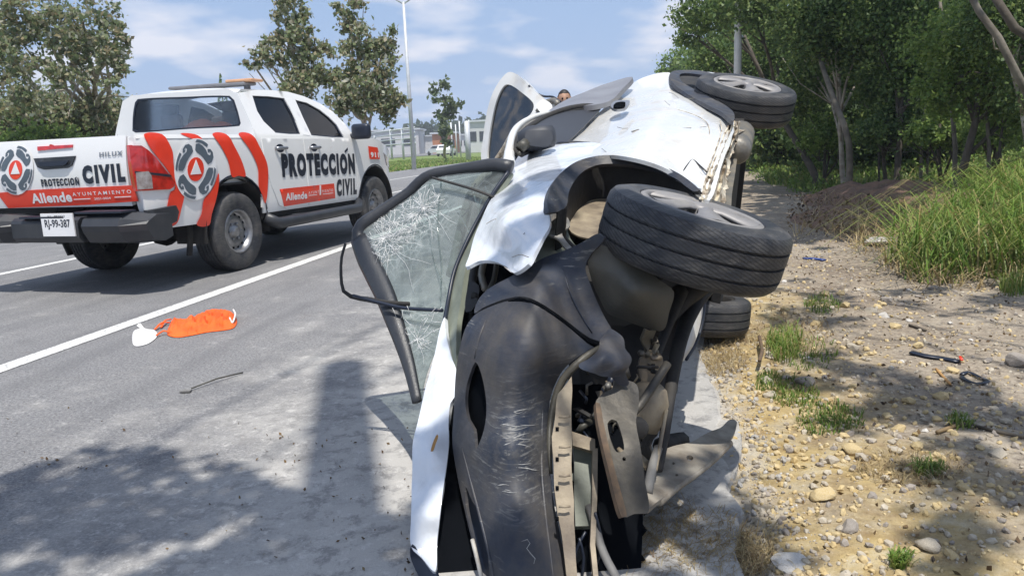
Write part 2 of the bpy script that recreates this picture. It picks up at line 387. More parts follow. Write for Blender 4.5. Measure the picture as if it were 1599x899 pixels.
def m_cracked():
    t = NT('cracked_laminated_glass'); t.n.remove(t.b)
    tr = t.N('ShaderNodeBsdfTransparent'); tr.inputs[0].default_value = (.64, .70, .69, 1)
    df = t.N('ShaderNodeBsdfDiffuse'); df.inputs[0].default_value = (.56, .60, .59, 1)
    gl = t.N('ShaderNodeBsdfGlossy'); gl.inputs[1].default_value = .08
    nz = t.N('ShaderNodeTexNoise'); t.L(t.tc(), nz.inputs[0]); nz.inputs['Scale'].default_value = 5; nz.inputs['Detail'].default_value = 3
    dco = t.N('ShaderNodeVectorMath'); dco.operation = 'MULTIPLY_ADD'; dco.inputs[1].default_value = (.045, .045, .045); t.L(nz.outputs[1], dco.inputs[0]); t.L(t.tc(), dco.inputs[2])
    def vor(sc, w, co):
        v = t.N('ShaderNodeTexVoronoi'); v.feature = 'DISTANCE_TO_EDGE'; v.inputs['Scale'].default_value = sc; t.L(co, v.inputs['Vector'])
        return t.ramp(v.outputs['Distance'], [(0, 1.), (w, 0.)])
    c1 = vor(7, .022, dco.outputs[0]); c2 = vor(34, .09, dco.outputs[0])
    # dense shatter zone where the blow fell
    at = t.N('ShaderNodeAttribute'); at.attribute_name = 'shatter'
    f2 = t.mix(1.0, c2, at.outputs['Color'], 'MULTIPLY')
    f = t.mix(1.0, t.mix(1.0, c1, (.09, .09, .09), 'MULTIPLY'), t.mix(1.0, f2, (.36, .36, .36), 'MULTIPLY'), 'ADD')
    haze = t.ramp(t.noise(3.5, 6, .65, dist=1.5), [(.35, .03), (.72, .26)])
    f = t.mix(1.0, f, haze, 'ADD')
    cl = t.N('ShaderNodeClamp'); t.L(f, cl.inputs[0])
    m1 = t.N('ShaderNodeMixShader'); t.L(cl.outputs[0], m1.inputs[0]); t.L(tr.outputs[0], m1.inputs[1]); t.L(df.outputs[0], m1.inputs[2])
    m2 = t.N('ShaderNodeMixShader'); m2.inputs[0].default_value = .05; t.L(m1.outputs[0], m2.inputs[1]); t.L(gl.outputs[0], m2.inputs[2]); t.L(m2.outputs[0], t.out.inputs[0]); return t.m
M['cracked'] = m_cracked()
def m_leaf(name, cols, trans=.42, rough=.5):
    t = NT(name); g = t.N('ShaderNodeNewGeometry'); k = len(cols)
    c = t.ramp(g.outputs['Random Per Island'], [(i/(k-1), cc) for i, cc in enumerate(cols)]); t.set(c, rough, 0, .35)
    tl = t.N('ShaderNodeBsdfTranslucent'); t.L(c, tl.inputs[0]); mx = t.N('ShaderNodeMixShader'); mx.inputs[0].default_value = trans
    t.L(t.b.outputs[0], mx.inputs[1]); t.L(tl.outputs[0], mx.inputs[2]); t.L(mx.outputs[0], t.out.inputs[0]); return t.m
M['leafsyc'] = m_leaf('plane_tree_leaves', [(.13, .18, .08), (.20, .25, .12), (.26, .31, .16), (.33, .33, .18), (.34, .27, .16), (.52, .53, .44), (.18, .24, .10)], .5)
M['leafpop'] = m_leaf('young_tree_leaves', [(.09, .13, .05), (.14, .18, .08), (.2, .24, .12)])
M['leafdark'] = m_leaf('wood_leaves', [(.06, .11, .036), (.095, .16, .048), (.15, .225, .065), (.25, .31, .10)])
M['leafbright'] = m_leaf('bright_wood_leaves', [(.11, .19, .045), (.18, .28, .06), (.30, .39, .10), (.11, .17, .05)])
M['leaffar'] = m_leaf('far_leaves', [(.06, .09, .05), (.09, .12, .07)])
M['grass'] = m_leaf('verge_grass', [(.07, .14, .02), (.11, .20, .03), (.17, .27, .045), (.26, .28, .08), (.10, .18, .03), (.36, .28, .12)], .3)
M['dry'] = m_leaf('dry_straw', [(.30, .22, .10), (.42, .33, .17), (.20, .13, .07), (.5, .42, .24)], .15)
M['litter'] = m_leaf('leaf_litter', [(.10, .06, .03), (.2, .13, .06), (.05, .035, .03), (.26, .2, .1)], .05)
M['bark'] = simple('bark', (.10, .085, .065), (.055, .045, .035), rough=.9, scale=7, bump=.6, bscale=18)
M['barkpale'] = simple('pale_bark', (.42, .38, .31), (.22, .18, .14), rough=.9, scale=7, bump=.4, bscale=18)
M['rockpale'] = simple('pale_limestone', (.50, .45, .36), (.36, .31, .24), rough=.9, scale=14, bump=.4, bscale=40)
M['rockyel'] = simple('yellow_limestone', (.50, .37, .17), (.56, .46, .28), rough=.9, scale=12, bump=.4, bscale=40)
M['rockgrey'] = simple('grey_stone', (.24, .215, .19), (.34, .30, .26), rough=.9, scale=14, bump=.4, bscale=40)
M['rockwhite'] = simple('white_stone', (.62, .60, .56), (.48, .45, .41), rough=.85, scale=14, bump=.3, bscale=40)
def m_asphalt():
    t = NT('worn_asphalt'); co = t.tc()
    big = t.noise(.55, 5, .6); c = t.ramp(big, [(.3, (.150, .152, .160)), (.7, (.195, .194, .196))])
    sp = t.noise(85, 4, .8); c = t.mix(t.ramp(sp, [(.46, 0.), (.64, .75)]), c, (.38, .37, .36))
    c = t.mix(t.ramp(t.noise(60, 4, .8), [(.36, .75), (.50, 0.)]), c, (.055, .055, .058))
    c = t.mix(t.ramp(t.noise(3.2, 7, .7), [(.52, 0.), (.72, .35)]), c, (.09, .09, .095))
    # travel streaks along the road
    mp = t.tc('Object', (5.5, .35, 1)); st = t.N('ShaderNodeTexNoise'); t.L(mp, st.inputs[0]); st.inputs['Scale'].default_value = 1; st.inputs['Detail'].default_value = 5
    c = t.mix(t.ramp(st.outputs[0], [(.42, 0.), (.72, .38)]), c, (.10, .10, .105))
    # pale dust close to the broken edge (object x runs across the road)
    s = t.N('ShaderNodeSeparateXYZ'); t.L(co, s.inputs[0])
    e = t.N('ShaderNodeMapRange'); e.inputs[1].default_value = -2.6; e.inputs[2].default_value = .15; t.L(s.outputs[0], e.inputs[0])
    n2 = t.noise(2.2, 7, .65); ad = t.N('ShaderNodeMath'); ad.operation = 'MULTIPLY_ADD'; ad.inputs[1].default_value = .95; ad.inputs[2].default_value = -.42; t.L(n2, ad.inputs[0])
    a2 = t.N('ShaderNodeMath'); a2.operation = 'ADD'; t.L(ad.outputs[0], a2.inputs[0]); 
    m_ = t.N('ShaderNodeMath'); m_.operation = 'MULTIPLY'; m_.inputs[1].default_value = .78; t.L(e.outputs[0], m_.inputs[0]); t.L(m_.outputs[0], a2.inputs[1])
    f = t.ramp(a2.outputs[0], [(.14, 0.), (.50, .92)]); c = t.mix(f, c, (.43, .415, .39))
    fine = t.mix(1.0, t.ramp(t.noise(9, 9, .78, dist=.25), [(.50, 0.), (.60, .8)]), t.ramp(a2.outputs[0], [(.02, 0.), (.30, 1.)]), 'MULTIPLY'); c = t.mix(fine, c, (.20, .195, .19))
    fine2 = t.mix(1.0, t.ramp(t.noise(17, 8, .8), [(.54, 0.), (.63, .8)]), t.ramp(a2.outputs[0], [(.02, 0.), (.35, 1.)]), 'MULTIPLY'); c = t.mix(fine2, c, (.52, .505, .48))
    # red brown stains
    c = t.mix(t.ramp(t.noise(1.7, 6, .7), [(.66, 0.), (.78, .35)]), c, (.12, .07, .05))
    t.set(c, .78, 0, .35); b = t.bump(t.noise(120, 3, .7), .55, .006); t.bump(t.noise(14, 4), .15, .01, b); return t.m
M['asphalt'] = m_asphalt()
def m_line():
    t = NT('road_marking_paint'); c = t.mix(t.ramp(t.noise(26, 8, .8), [(.50, 0.), (.60, .8)]), (.66, .66, .64), (.22, .22, .22)); t.set(c, .7, 0); return t.m
M['line'] = m_line()
def m_ground():
    t = NT('stony_dirt'); co = t.tc()
    c = t.ramp(t.noise(1.1, 8, .65), [(.30, (.20, .155, .115)), (.5, (.33, .275, .21)), (.70, (.41, .36, .29))])
    c = t.mix(t.ramp(t.noise(26, 6, .75), [(.35, .8), (.55, 0.)]), c, (.12, .10, .085))
    c = t.mix(t.ramp(t.noise(38, 5, .7), [(.55, 0.), (.66, .75)]), c, (.48, .43, .34))
    s = t.N('ShaderNodeSeparateXYZ'); t.L(co, s.inputs[0])
    # yellow crushed limestone strip beside the pavement
    r1 = t.ramp(s.outputs[0], [(0., 0.), (1., 1.)])
    e = t.N('ShaderNodeMapRange'); e.inputs[1].default_value = 2.1; e.inputs[2].default_value = .45; t.L(s.outputs[0], e.inputs[0])
    n2 = t.noise(1.6, 7, .7); ml = t.N('ShaderNodeMath'); ml.operation = 'MULTIPLY'; t.L(e.outputs[0], ml.inputs[0]); t.L(n2, ml.inputs[1])
    yel = t.ramp(t.noise(9, 6, .6), [(.35, (.34, .23, .085)), (.52, (.50, .38, .17)), (.66, (.58, .50, .33))])
    c = t.mix(t.ramp(ml.outputs[0], [(.28, 0.), (.50, .8)]), c, yel)
    # pale chalk by the broken kerb
    e2 = t.N('ShaderNodeMapRange'); e2.inputs[1].default_value = .62; e2.inputs[2].default_value = .2; t.L(s.outputs[0], e2.inputs[0])
    m2 = t.N('ShaderNodeMath'); m2.operation = 'MULTIPLY'; t.L(e2.outputs[0], m2.inputs[0]); t.L(t.noise(3, 6, .7), m2.inputs[1])
    c = t.mix(t.ramp(m2.outputs[0], [(.25, 0.), (.45, .9)]), c, (.50, .48, .45))
    # grassed soil up the bank and on the far median
    g1 = t.N('ShaderNodeMapRange'); g1.inputs[1].default_value = 4.2; g1.inputs[2].default_value = 6; t.L(s.outputs[0], g1.inputs[0])
    c = t.mix(g1.outputs[0], c, (.055, .060, .030))
    g2 = t.N('ShaderNodeMapRange'); g2.inputs[1].default_value = -13; g2.inputs[2].default_value = -13.6; t.L(s.outputs[0], g2.inputs[0])
    gr = t.ramp(t.noise(.5, 8, .7), [(.3, (.10, .15, .035)), (.7, (.20, .25, .08))])
    c = t.mix(g2.outputs[0], c, gr)
    t.set(c, .92, 0, .2); b = t.bump(t.noise(30, 6, .7), .8, .02); t.bump(t.noise(110, 3, .7), .6, .006, b); return t.m
M['ground'] = m_ground()
M['platemetal'] = simple('dirty_pressed_steel', (.33, .30, .25), (.18, .155, .125), rough=.7, scale=12, bump=.4, bscale=35)
M['concrete'] = simple('broken_concrete', (.44, .43, .41), (.34, .325, .30), rough=.9, scale=8, bump=.8, bscale=28, bd=.02)
M['roofgrey'] = simple('dull_roof_paint', (.20, .205, .225), (.15, .15, .165), rough=.4, scale=5)
M['hill'] = simple('haze_tinted_hill', (.13, .20, .26), (.11, .17, .21), rough=1, scale=.01)  # distance haze is mixed into this blue
#PART2
# ================================================================== SETTING
def sm(x, a, b):
    x = min(1, max(0, (x-a)/(b-a))); return x*x*(3-2*x)
def zt(s, t, fine=True):
    if t < .18: z = -.03
    else:
        z = -.03*(1-sm(t, .18, .5)) + .55*sm(t, 3.6, 8.5)*sm(s, 3, 12) + .22*sm(t, 2.2, 3.6)*math.exp(-((s-8.5)/2.6)**2)
        z += .9*sm(t, 8.5, 22)
        if fine:
            k = sm(t, .2, .8); v = Vector((s*.9, t*.9, .3))
            z += k*(.045*noise.noise(v) + .022*noise.noise(v*4) + .010*noise.noise(v*11))
    return z
def gz(x, y): s, t = to_st(np.array([x, y, 0])); return zt(s, t)
def sheet(name, V, Fc, mat, parent=None):
    o = mk(name, V, Fc, mat); o.rotation_euler = (0, 0, -RA); o['kind'] = 'structure'; return o
def grid_sheet(name, ts, ss, zf, mat):
    V = [(t, s, zf(s, t)) for s in ss for t in ts]; n = len(ts)
    return sheet(name, V, [(j*n+i, j*n+i+1, (j+1)*n+i+1, (j+1)*n+i) for j in range(len(ss)-1) for i in range(n-1)], mat)
ts = [-560, -300, -80, -40, -20, -14, -8, -3, 0, .1]+list(np.arange(.18, 4.2, .045))+list(np.arange(4.3, 12, .35))+[14, 18, 24, 40, 100, 300, 560]
ss = [-60, -20, -8, -3, -1, 0, .8]+list(np.arange(1.5, 8, .05))+list(np.arange(8.1, 16, .16))+list(np.arange(16.5, 40, .8))+[45, 60, 90, 140, 220, 400, 620]
grid_sheet('ground', ts, ss, zt, M['ground'])
# main carriageway with a ragged right edge
sr = [-40, -10, -2, 0, 1]+list(np.arange(1.5, 9, .07))+list(np.arange(9.5, 30, .6))+[40, 60, 100, 160, 260, 420]
V = []; tl = [-13.6, -11, -9, -7, -5, -3, -2, -1.2, -.5, 0]
for s in sr:
    e = .24+.05*noise.noise(Vector((s*1.3, 2, 0)))+.03*noise.noise(Vector((s*7, 5, 0)))+.015*noise.noise(Vector((s*25, 5, 0)))
    V += [(t, s, 0) for t in tl]+[(e, s, 0), (e+.02, s, -.05)]
n = len(tl)+2
sheet('road', V, [(j*n+i, j*n+i+1, (j+1)*n+i+1, (j+1)*n+i) for j in range(len(sr)-1) for i in range(n-1)], M['asphalt'])
def strip(name, t, w, s0, s1):
    ss_ = np.linspace(s0, s1, 60)
    V = []
    for s in ss_: V += [(t-w/2, s, .004), (t+w/2, s, .004)]
    sheet(name, V, [(2*i, 2*i+1, 2*i+3, 2*i+2) for i in range(59)], M['line'])
strip('lane_line', -3.78, .14, -5, 300); strip('lane_line', -7.07, .12, -5, 60); strip('edge_line', -10.1, .12, -5, 300)
# far carriageway beyond the median
def poly_px(name, pts, z, mat):
    V = [G(a, b, z) for a, b in pts]; o = mk(name, V, [tuple(range(len(V)))], mat, smooth=False); o['kind'] = 'structure'; return o
poly_px('far_road', [(380, 257.5), (560, 250.6), (622, 246.5), (700, 241), (760, 236), (880, 229.5), (880, 226.5), (760, 231.2), (700, 233.8), (622, 237.5), (560, 240.5), (380, 249.5)], .03, M['asphalt'])
# broken concrete apron beside the wreck
def flat_px(name, outline, mat, hgt, amp=.02, step=9, wall=.06):
    ol = smooth_loop(outline, step); V2, T = triangulate(ol, [], step)
    V = []
    for a, b in V2:
        p = G(a, b); p[2] = gz(p[0], p[1])+hgt+amp*noise.noise(Vector(p*14)); V.append(p)
    V = np.array(V); N = np.cross(V[T[:, 1]]-V[T[:, 0]], V[T[:, 2]]-V[T[:, 0]]); w = N[:, 2] < 0; T[w] = T[w][:, ::-1]
    return mk(name, V, T, mat, solid=wall)
o = flat_px('concrete_edge', [(1045, 590), (1090, 578), (1122, 610), (1128, 650), (1150, 655), (1158, 700), (1140, 760), (1120, 815), (1085, 835), (1040, 850), (960, 862), (900, 870), (900, 700), (1000, 640)], M['concrete'], .015, amp=.018)
o['kind'] = 'structure'
# haze-tinted hill far to the left
V = []; Fh = []
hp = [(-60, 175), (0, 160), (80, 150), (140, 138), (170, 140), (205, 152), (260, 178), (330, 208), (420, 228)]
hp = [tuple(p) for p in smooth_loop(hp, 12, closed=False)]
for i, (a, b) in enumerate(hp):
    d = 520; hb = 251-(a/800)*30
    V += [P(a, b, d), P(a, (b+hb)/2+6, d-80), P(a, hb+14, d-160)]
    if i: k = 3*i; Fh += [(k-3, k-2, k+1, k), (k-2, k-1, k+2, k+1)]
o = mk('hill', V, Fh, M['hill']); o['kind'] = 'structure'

# ---------------------------------------------------------------- rocks and pebbles
def rock_mesh(seed, mat, sub=2, squash=.62):
    bm = bmesh.new(); bmesh.ops.create_icosphere(bm, subdivisions=sub, radius=1)
    rnd = random.Random(seed); cuts = [(Vector([rnd.gauss(0, 1) for _ in range(3)]).normalized(), rnd.uniform(.55, .85)) for _ in range(9)]
    for v in bm.verts:
        for n_, d_ in cuts:
            k = v.co.dot(n_)
            if k > d_: v.co -= n_*(k-d_)
        v.co += .05*noise.noise_vector(v.co*2.5+Vector((seed, 0, 0)))
        v.co.z *= squash; v.co.x *= 1+.15*math.sin(seed)
    me = bpy.data.meshes.new('rock'); bm.to_mesh(me); bm.free(); me.materials.append(mat)
    return me
ground = bpy.data.objects['ground']
rk = [rock_mesh(i, [M['rockyel'], M['rockpale'], M['rockgrey'], M['rockyel'], M['rockpale'], M['rockgrey'], M['rockwhite']][i % 7], 1 if i < 14 else 2) for i in range(14)]
rotg = Matrix.Rotation(RA, 4, 'Z')
def put_rock(px, py, rad, mesh, name='rock', parent=ground):
    g = G(px, py); z = gz(g[0], g[1]); o = bpy.data.objects.new(name, mesh); COL.objects.link(o)
    s, t = to_st(g); o.location = (t, s, z+rad*.22) if parent else (g[0], g[1], z+rad*.22)
    o.rotation_euler = (random.uniform(-.4, .4), random.uniform(-.4, .4), random.uniform(0, 6.28)); o.scale = (rad,)*3
    if parent: o.parent = parent
    return o
cnt = 0
while cnt < 285:
    px = random.uniform(1085, 1599); py = 899-random.random()**.7*(899-440)
    g = G(px, py); s, t = to_st(g)
    if t < .35 or (t > 1.9 and random.random() < .72): continue
    dz = np.dot(g-CAMC, FW); rpx = random.choice([4, 4.5, 5, 5, 5.5, 6, 7, 8, 11]) * (0.75 if t > 1.6 else (1.25 if .45 < t < 1.35 and s < 4 else 1))
    k = random.randrange(14)
    if t < 1.4 and random.random() < .75: k = random.choice([0, 3, 7, 10, 1, 4, 8])
    put_rock(px, py, rpx*dz/F, rk[k]); cnt += 1
# loose gravel: nobody could count it
def ico(r=1):
    bm = bmesh.new(); bmesh.ops.create_icosphere(bm, subdivisions=1, radius=1); v = np.array([a.co[:] for a in bm.verts]); f = np.array([[b.index for b in a.verts] for a in bm.faces]); bm.free(); return v, f
iv, jf = ico()
def pebbles(name, n, region, mats, rmin, rmax, seed=1, lift=.25, dens=None):
    rs = np.random.RandomState(seed); Vs, Fs, MI = [], [], []; k = 0
    for i in range(n):
        s, t = region(rs)
        if dens and rs.rand() > dens(s, t): continue
        r = rmin+(rmax-rmin)*rs.rand()**3.2; A = rs.randn(3, 3); Q, _ = np.linalg.qr(A)
        v = (iv*(1+.35*(rs.rand(12, 1)-.5)))@np.diag([1, .8, .6])@Q.T*r
        c = ST(s, t, zt(s, t)+lift*r); Vs.append(v+c); Fs.append(jf+12*k); MI += [rs.randint(len(mats))]*20; k += 1
    o = mk(name, np.vstack(Vs), np.vstack(Fs), None, mats=mats, mi=MI, smooth=False); o['kind'] = 'stuff'; return o
pebbles('gravel', 15000, lambda r: (1.6+8*r.rand()**1.7, .3+3.4*r.rand()**1.5), [M['rockyel'], M['rockpale'], M['rockgrey'], M['rockyel'], M['rockpale'], M['rockpale'], M['rockyel']], .003, .019)
pebbles('roadside_grit', 2600, lambda r: (1.6+3.5*r.rand(), -.9+1.35*r.rand()**.6), [M['rockpale'], M['rockgrey'], M['concrete'], M['rockwhite']], .002, .009, 2)
pebbles('chalk_rubble', 1500, lambda r: (1.9+2.4*r.rand(), .0+.45*r.rand()), [M['concrete'], M['rockpale'], M['rockyel'], M['rockgrey']], .003, .016, 3, .5)
# distinctive stones
def top_rock(px, py, rpx, mesh, label):
    g = G(px, py); dz = np.dot(g-CAMC, FW); o = put_rock(px, py, rpx*dz/F, mesh, 'rock', None); tagp(o, label, 'rock'); return o
big = [rock_mesh(40+i, m, 3) for i, m in enumerate([M['rockwhite'], M['rockyel'], M['rockyel'], M['rockgrey'], M['rockwhite'], M['rockgrey'], M['rockpale']])]
o = top_rock(1232, 878, 25, big[0], 'smooth white oval stone on the gravel at the bottom of the photo'); o.scale.x *= 1.15; o.scale.z *= .8
top_rock(1330, 716, 17, big[1], 'angular bright yellow stone standing up on the gravel heap')
top_rock(1285, 785, 22, big[2], 'large pale yellow stone among small yellow rubble')
top_rock(1590, 570, 22, big[3], 'grey boulder half out of frame at the right edge')
o = top_rock(1372, 386, 24, big[4], 'flat white rock lying in front of the tall grass tuft'); o.scale.z *= .5
top_rock(1380, 496, 10, big[4], 'small bright white stone in the shaded dirt')
top_rock(1360, 489, 9, big[6], 'small cream stone next to a white one on the dirt')
top_rock(1325, 832, 16, big[5], 'dark grey stone right of the yellow rubble')
top_rock(1450, 862, 20, big[6], 'pale flat stone near the bottom right of the gravel')
top_rock(1257, 598, 14, big[5], 'grey stone behind the weeds beside the chalky edge')
top_rock(1150, 790, 13, big[0], 'white lump of broken concrete at the end of the fallen metal plate')

# ---------------------------------------------------------------- vegetation
def leaves(name, pts, size, mat, parent, seed=0, aspect=.62, droop=0):
    rs = np.random.RandomState(seed); n = len(pts); pts = np.array(pts)
    a = rs.randn(n, 3); a[:, 2] -= droop; a /= np.linalg.norm(a, axis=1)[:, None]; b = np.cross(a, rs.randn(n, 3)); b /= np.linalg.norm(b, axis=1)[:, None]; c = np.cross(a, b)
    L = size*(.6+.8*rs.rand(n, 1)); Wd = L*aspect
    V = np.stack([pts-a*L*.5, pts+b*Wd*.5+c*L*.08, pts+a*L*.5, pts-b*Wd*.5+c*L*.08], 1).reshape(-1, 3)
    return fast_mesh(name, V, 4, mat, parent)
def blob_pts(c, r, n, rs, clump=.22, nc=None):
    c = np.array(c); r = np.array(r if hasattr(r, '__len__') else (r, r, r)); nc = nc or max(6, int(n/55))
    d = rs.randn(nc, 3); d /= np.linalg.norm(d, axis=1)[:, None]; cc = c+d*r*(.25+.75*rs.rand(nc, 1)**.5)
    k = rs.randint(0, nc, n); return cc[k]+rs.randn(n, 3)*clump*r.mean()*(.5+rs.rand(n, 1))
def px_blob(px, py, d, rpx, rpy=None, depth=None):
    rpy = rpy or rpx; return P(px, py, d), (rpx*d/F, (depth or .8*(rpx+rpy)/2)*d/F, rpy*d/F)
def tree(name, label, base, blobs, n, lsize, leafm, barkm, seed, r0=.14, group=None, clump=.2, limbs=True, lean=None, cat='tree', droop=0):
    rs = np.random.RandomState(seed); base = np.array(base, float); e = empty(name, base, label=label, cat=cat, group=group)
    cs = np.array([b[0] for b in blobs]); vol = np.array([np.prod(b[1])**(.75) for b in blobs]); vol /= vol.sum()
    top = cs.mean(0)+np.array([0, 0, (cs[:, 2].max()-cs[:, 2].mean())*.5]); mb = MB()
    mid = base*.5+top*.5+rs.randn(3)*.12*np.array([1, 1, 0])*np.linalg.norm(top-base)*.3
    pts = smooth_loop([base-[0, 0, .15], base*.75+mid*.25+rs.randn(3)*.04, mid, top], .5, False); k = len(pts)
    mb.tube(pts, [r0*(1-.8*i/k)+.01 for i in range(k)], 9)
    if limbs:
        for c in cs:
            i0 = int(k*rs.uniform(.3, .75)); s0 = np.array(pts[i0]); m_ = s0*.5+c*.5+rs.randn(3)*.1
            lp = smooth_loop([s0, m_, c], .5, False); q = len(lp); mb.tube(lp, [r0*.45*(1-.8*i/q)+.008 for i in range(q)], 6)
            for _ in range(2):
                c2 = c+rs.randn(3)*.5*np.array(blobs[0][1]).mean(); mb.tube([lp[q//2], c2*.5+lp[q//2]*.5+rs.randn(3)*.08, c2], [r0*.2+.005, r0*.12+.004, .006], 5)
    mb.obj('trunk', barkm, e)
    P_ = np.vstack([blob_pts(b[0], b[1], max(20, int(n*v)), rs, clump) for b, v in zip(blobs, vol)])
    P_ = P_[P_[:, 2] > base[2]+.3]
    leaves('crown', P_, lsize, leafm, e, seed, droop=droop)
    return e
D1 = 17
bl = [px_blob(*b) for b in [(-30, 30, D1, 60, 60), (60, 20, D1, 60, 45), (130, 35, D1, 55, 50), (165, 80, D1, 45, 38), (40, 95, D1, 60, 40), (110, 100, D1, 45, 40), (180, 120, D1, 38, 18), (20, 150, D1, 60, 30), (190, 48, D1, 26, 22)]]
tree('plane_tree', 'tall sparse tree with olive and brown leaves at the left edge', G(95, 300), bl, 10500, .115, M['leafsyc'], M['barkpale'], 3, .16, clump=.15)
D2 = 17
tree('plane_tree', 'leafy tree with browning top rising behind the truck cab', G(480, 283), [px_blob(*b) for b in [(450, 20, D2, 30, 34), (460, 75, D2, 32, 36), (415, 85, D2, 26, 22), (505, 110, D2, 30, 34), (470, 130, D2, 42, 26), (492, 60, D2, 20, 28), (395, 100, D2, 14, 12), (430, 50, D2, 22, 22)]], 5200, .11, M['leafsyc'], M['barkpale'], 5, .10, clump=.17)
tree('plane_tree', 'tallest leafy tree just left of the street lamp', G(575, 283), [px_blob(*b) for b in [(545, 20, D2, 28, 22), (560, 70, D2, 34, 38), (590, 100, D2, 30, 36), (565, 140, D2, 50, 38), (610, 150, D2, 24, 30), (545, 165, D2, 36, 20), (600, 60, D2, 20, 24), (585, 175, D2, 40, 14)]], 6300, .11, M['leafsyc'], M['barkpale'], 6, .10, clump=.18)
D3 = 55
tree('young_tree', 'slender young pale green tree on the grass median by the white cars', G(695, 247.5), [px_blob(*b) for b in [(690, 140, D3, 16, 16), (690, 165, D3, 19, 22), (705, 165, D3, 14, 18), (693, 195, D3, 18, 18), (695, 215, D3, 13, 12)]], 900, .34, M['leafpop'], M['barkpale'], 8, .16, limbs=False)
# understorey bushes behind the truck on the left
for i, (px, py, d, r, ry, lb) in enumerate([(25, 190, 20, 60, 42, 'dark bush behind the tailgate emblem'), (110, 175, 21, 60, 38, 'yellowish green bush behind the middle of the tailgate'), (180, 188, 22, 45, 32, 'dark green bush touching the left side of the truck cab'), (60, 225, 19, 80, 16, 'low bright green hedge showing over the truck tailgate')]):
    b = px_blob(px, py, d, r, ry); base = np.array([b[0][0], b[0][1], 0.])
    tree('bush', lb, base, [b, px_blob(px-r*.5, py+12, d, r*.6, ry*.7), px_blob(px+r*.5, py+10, d, r*.6, ry*.7)], 5200, .13, M['leafsyc'] if i != 3 else M['leafbright'], M['bark'], 20+i, .05, cat='bush')
for i, (px, py, d, r, ry, lb) in enumerate([(1292, 212, 15.5, 44, 24, 'sunlit bush at the foot of the pale leaning trunk'), (1385, 200, 13.5, 50, 26, 'green bush between the thin trunks in the middle of the wood'), (1468, 204, 12.5, 44, 26, 'bush behind the tall grass, right of the soil mound'), (1560, 196, 11.5, 60, 30, 'big leafy bush behind the grass at the right edge')]):
    b = px_blob(px, py, d, r, ry); base = np.array([b[0][0], b[0][1], max(0., gz(b[0][0], b[0][1]))])
    tree('bush', lb, base, [b, px_blob(px-r*.5, py+8, d-.4, r*.6, ry*.7), px_blob(px+r*.5, py+6, d-.3, r*.6, ry*.7), px_blob(px, py-18, d, r*.6, ry*.8)], 6500, .065, M['leafbright'] if i != 1 else M['leafdark'], M['bark'], 60+i, .035, cat='bush', clump=.2)
# a conifer tip far beyond the roof of the truck
mb = MB(); e = empty('conifer', P(346, 134, 60)*np.array([1, 1, 0]), label='tiny dark conifer tip far behind the truck roof', cat='tree')
c0 = P(346, 134, 60); mb.tube([c0*np.array([1, 1, 0]), c0-[0, 0, .1]], [.12, .04], 6); mb.obj('trunk', M['bark'], e)
rs = np.random.RandomState(3); q = rs.rand(700)**.6; th = rs.rand(700)*6.28; H0 = 5.5
leaves('crown', np.c_[c0[0]+np.cos(th)*q*.9, c0[1]+np.sin(th)*q*.9, c0[2]+.9-q*H0], .25, M['leafdark'], e, 5)

# the wood on the right
WG = 'trees of the wood on the right'
wood = [  # base px/py, blobs (px,py,d,rx,ry)
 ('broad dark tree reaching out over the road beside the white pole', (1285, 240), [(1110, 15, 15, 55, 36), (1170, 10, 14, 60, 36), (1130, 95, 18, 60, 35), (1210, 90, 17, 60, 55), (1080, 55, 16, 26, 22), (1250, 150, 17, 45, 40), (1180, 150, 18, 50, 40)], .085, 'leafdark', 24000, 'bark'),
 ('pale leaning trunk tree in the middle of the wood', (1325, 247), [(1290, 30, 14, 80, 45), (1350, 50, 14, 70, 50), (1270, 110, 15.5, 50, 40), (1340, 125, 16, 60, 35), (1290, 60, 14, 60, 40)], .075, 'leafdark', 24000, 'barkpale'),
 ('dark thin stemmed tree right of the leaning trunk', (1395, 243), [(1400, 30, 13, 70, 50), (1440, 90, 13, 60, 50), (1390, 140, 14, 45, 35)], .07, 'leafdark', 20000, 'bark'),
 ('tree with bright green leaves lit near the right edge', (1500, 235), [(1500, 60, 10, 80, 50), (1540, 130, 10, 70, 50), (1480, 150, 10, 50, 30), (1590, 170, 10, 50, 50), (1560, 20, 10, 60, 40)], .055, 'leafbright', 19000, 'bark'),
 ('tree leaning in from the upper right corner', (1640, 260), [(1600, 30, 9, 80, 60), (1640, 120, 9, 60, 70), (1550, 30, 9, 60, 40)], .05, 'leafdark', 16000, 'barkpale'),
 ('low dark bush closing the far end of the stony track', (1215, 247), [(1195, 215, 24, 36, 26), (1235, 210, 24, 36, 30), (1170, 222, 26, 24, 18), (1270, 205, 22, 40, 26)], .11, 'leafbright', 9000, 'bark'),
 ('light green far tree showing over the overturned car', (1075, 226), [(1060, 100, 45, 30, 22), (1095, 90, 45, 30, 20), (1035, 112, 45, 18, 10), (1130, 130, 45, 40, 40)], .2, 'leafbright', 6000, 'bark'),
]
for i, (lb, b0, bls, ls, lm, n_, bk) in enumerate(wood):
    d_ = bls[0][2]; p0 = P(b0[0], b0[1], d_); base = np.array([p0[0], p0[1], max(0, gz(p0[0], p0[1]))])
    tree('woodland_tree', lb, base, [px_blob(*b) for b in bls], n_, ls, M[lm], M[bk], 40+i, [.07, .045, .05, .055, .05, .04, .1][i], group=WG, clump=.24)
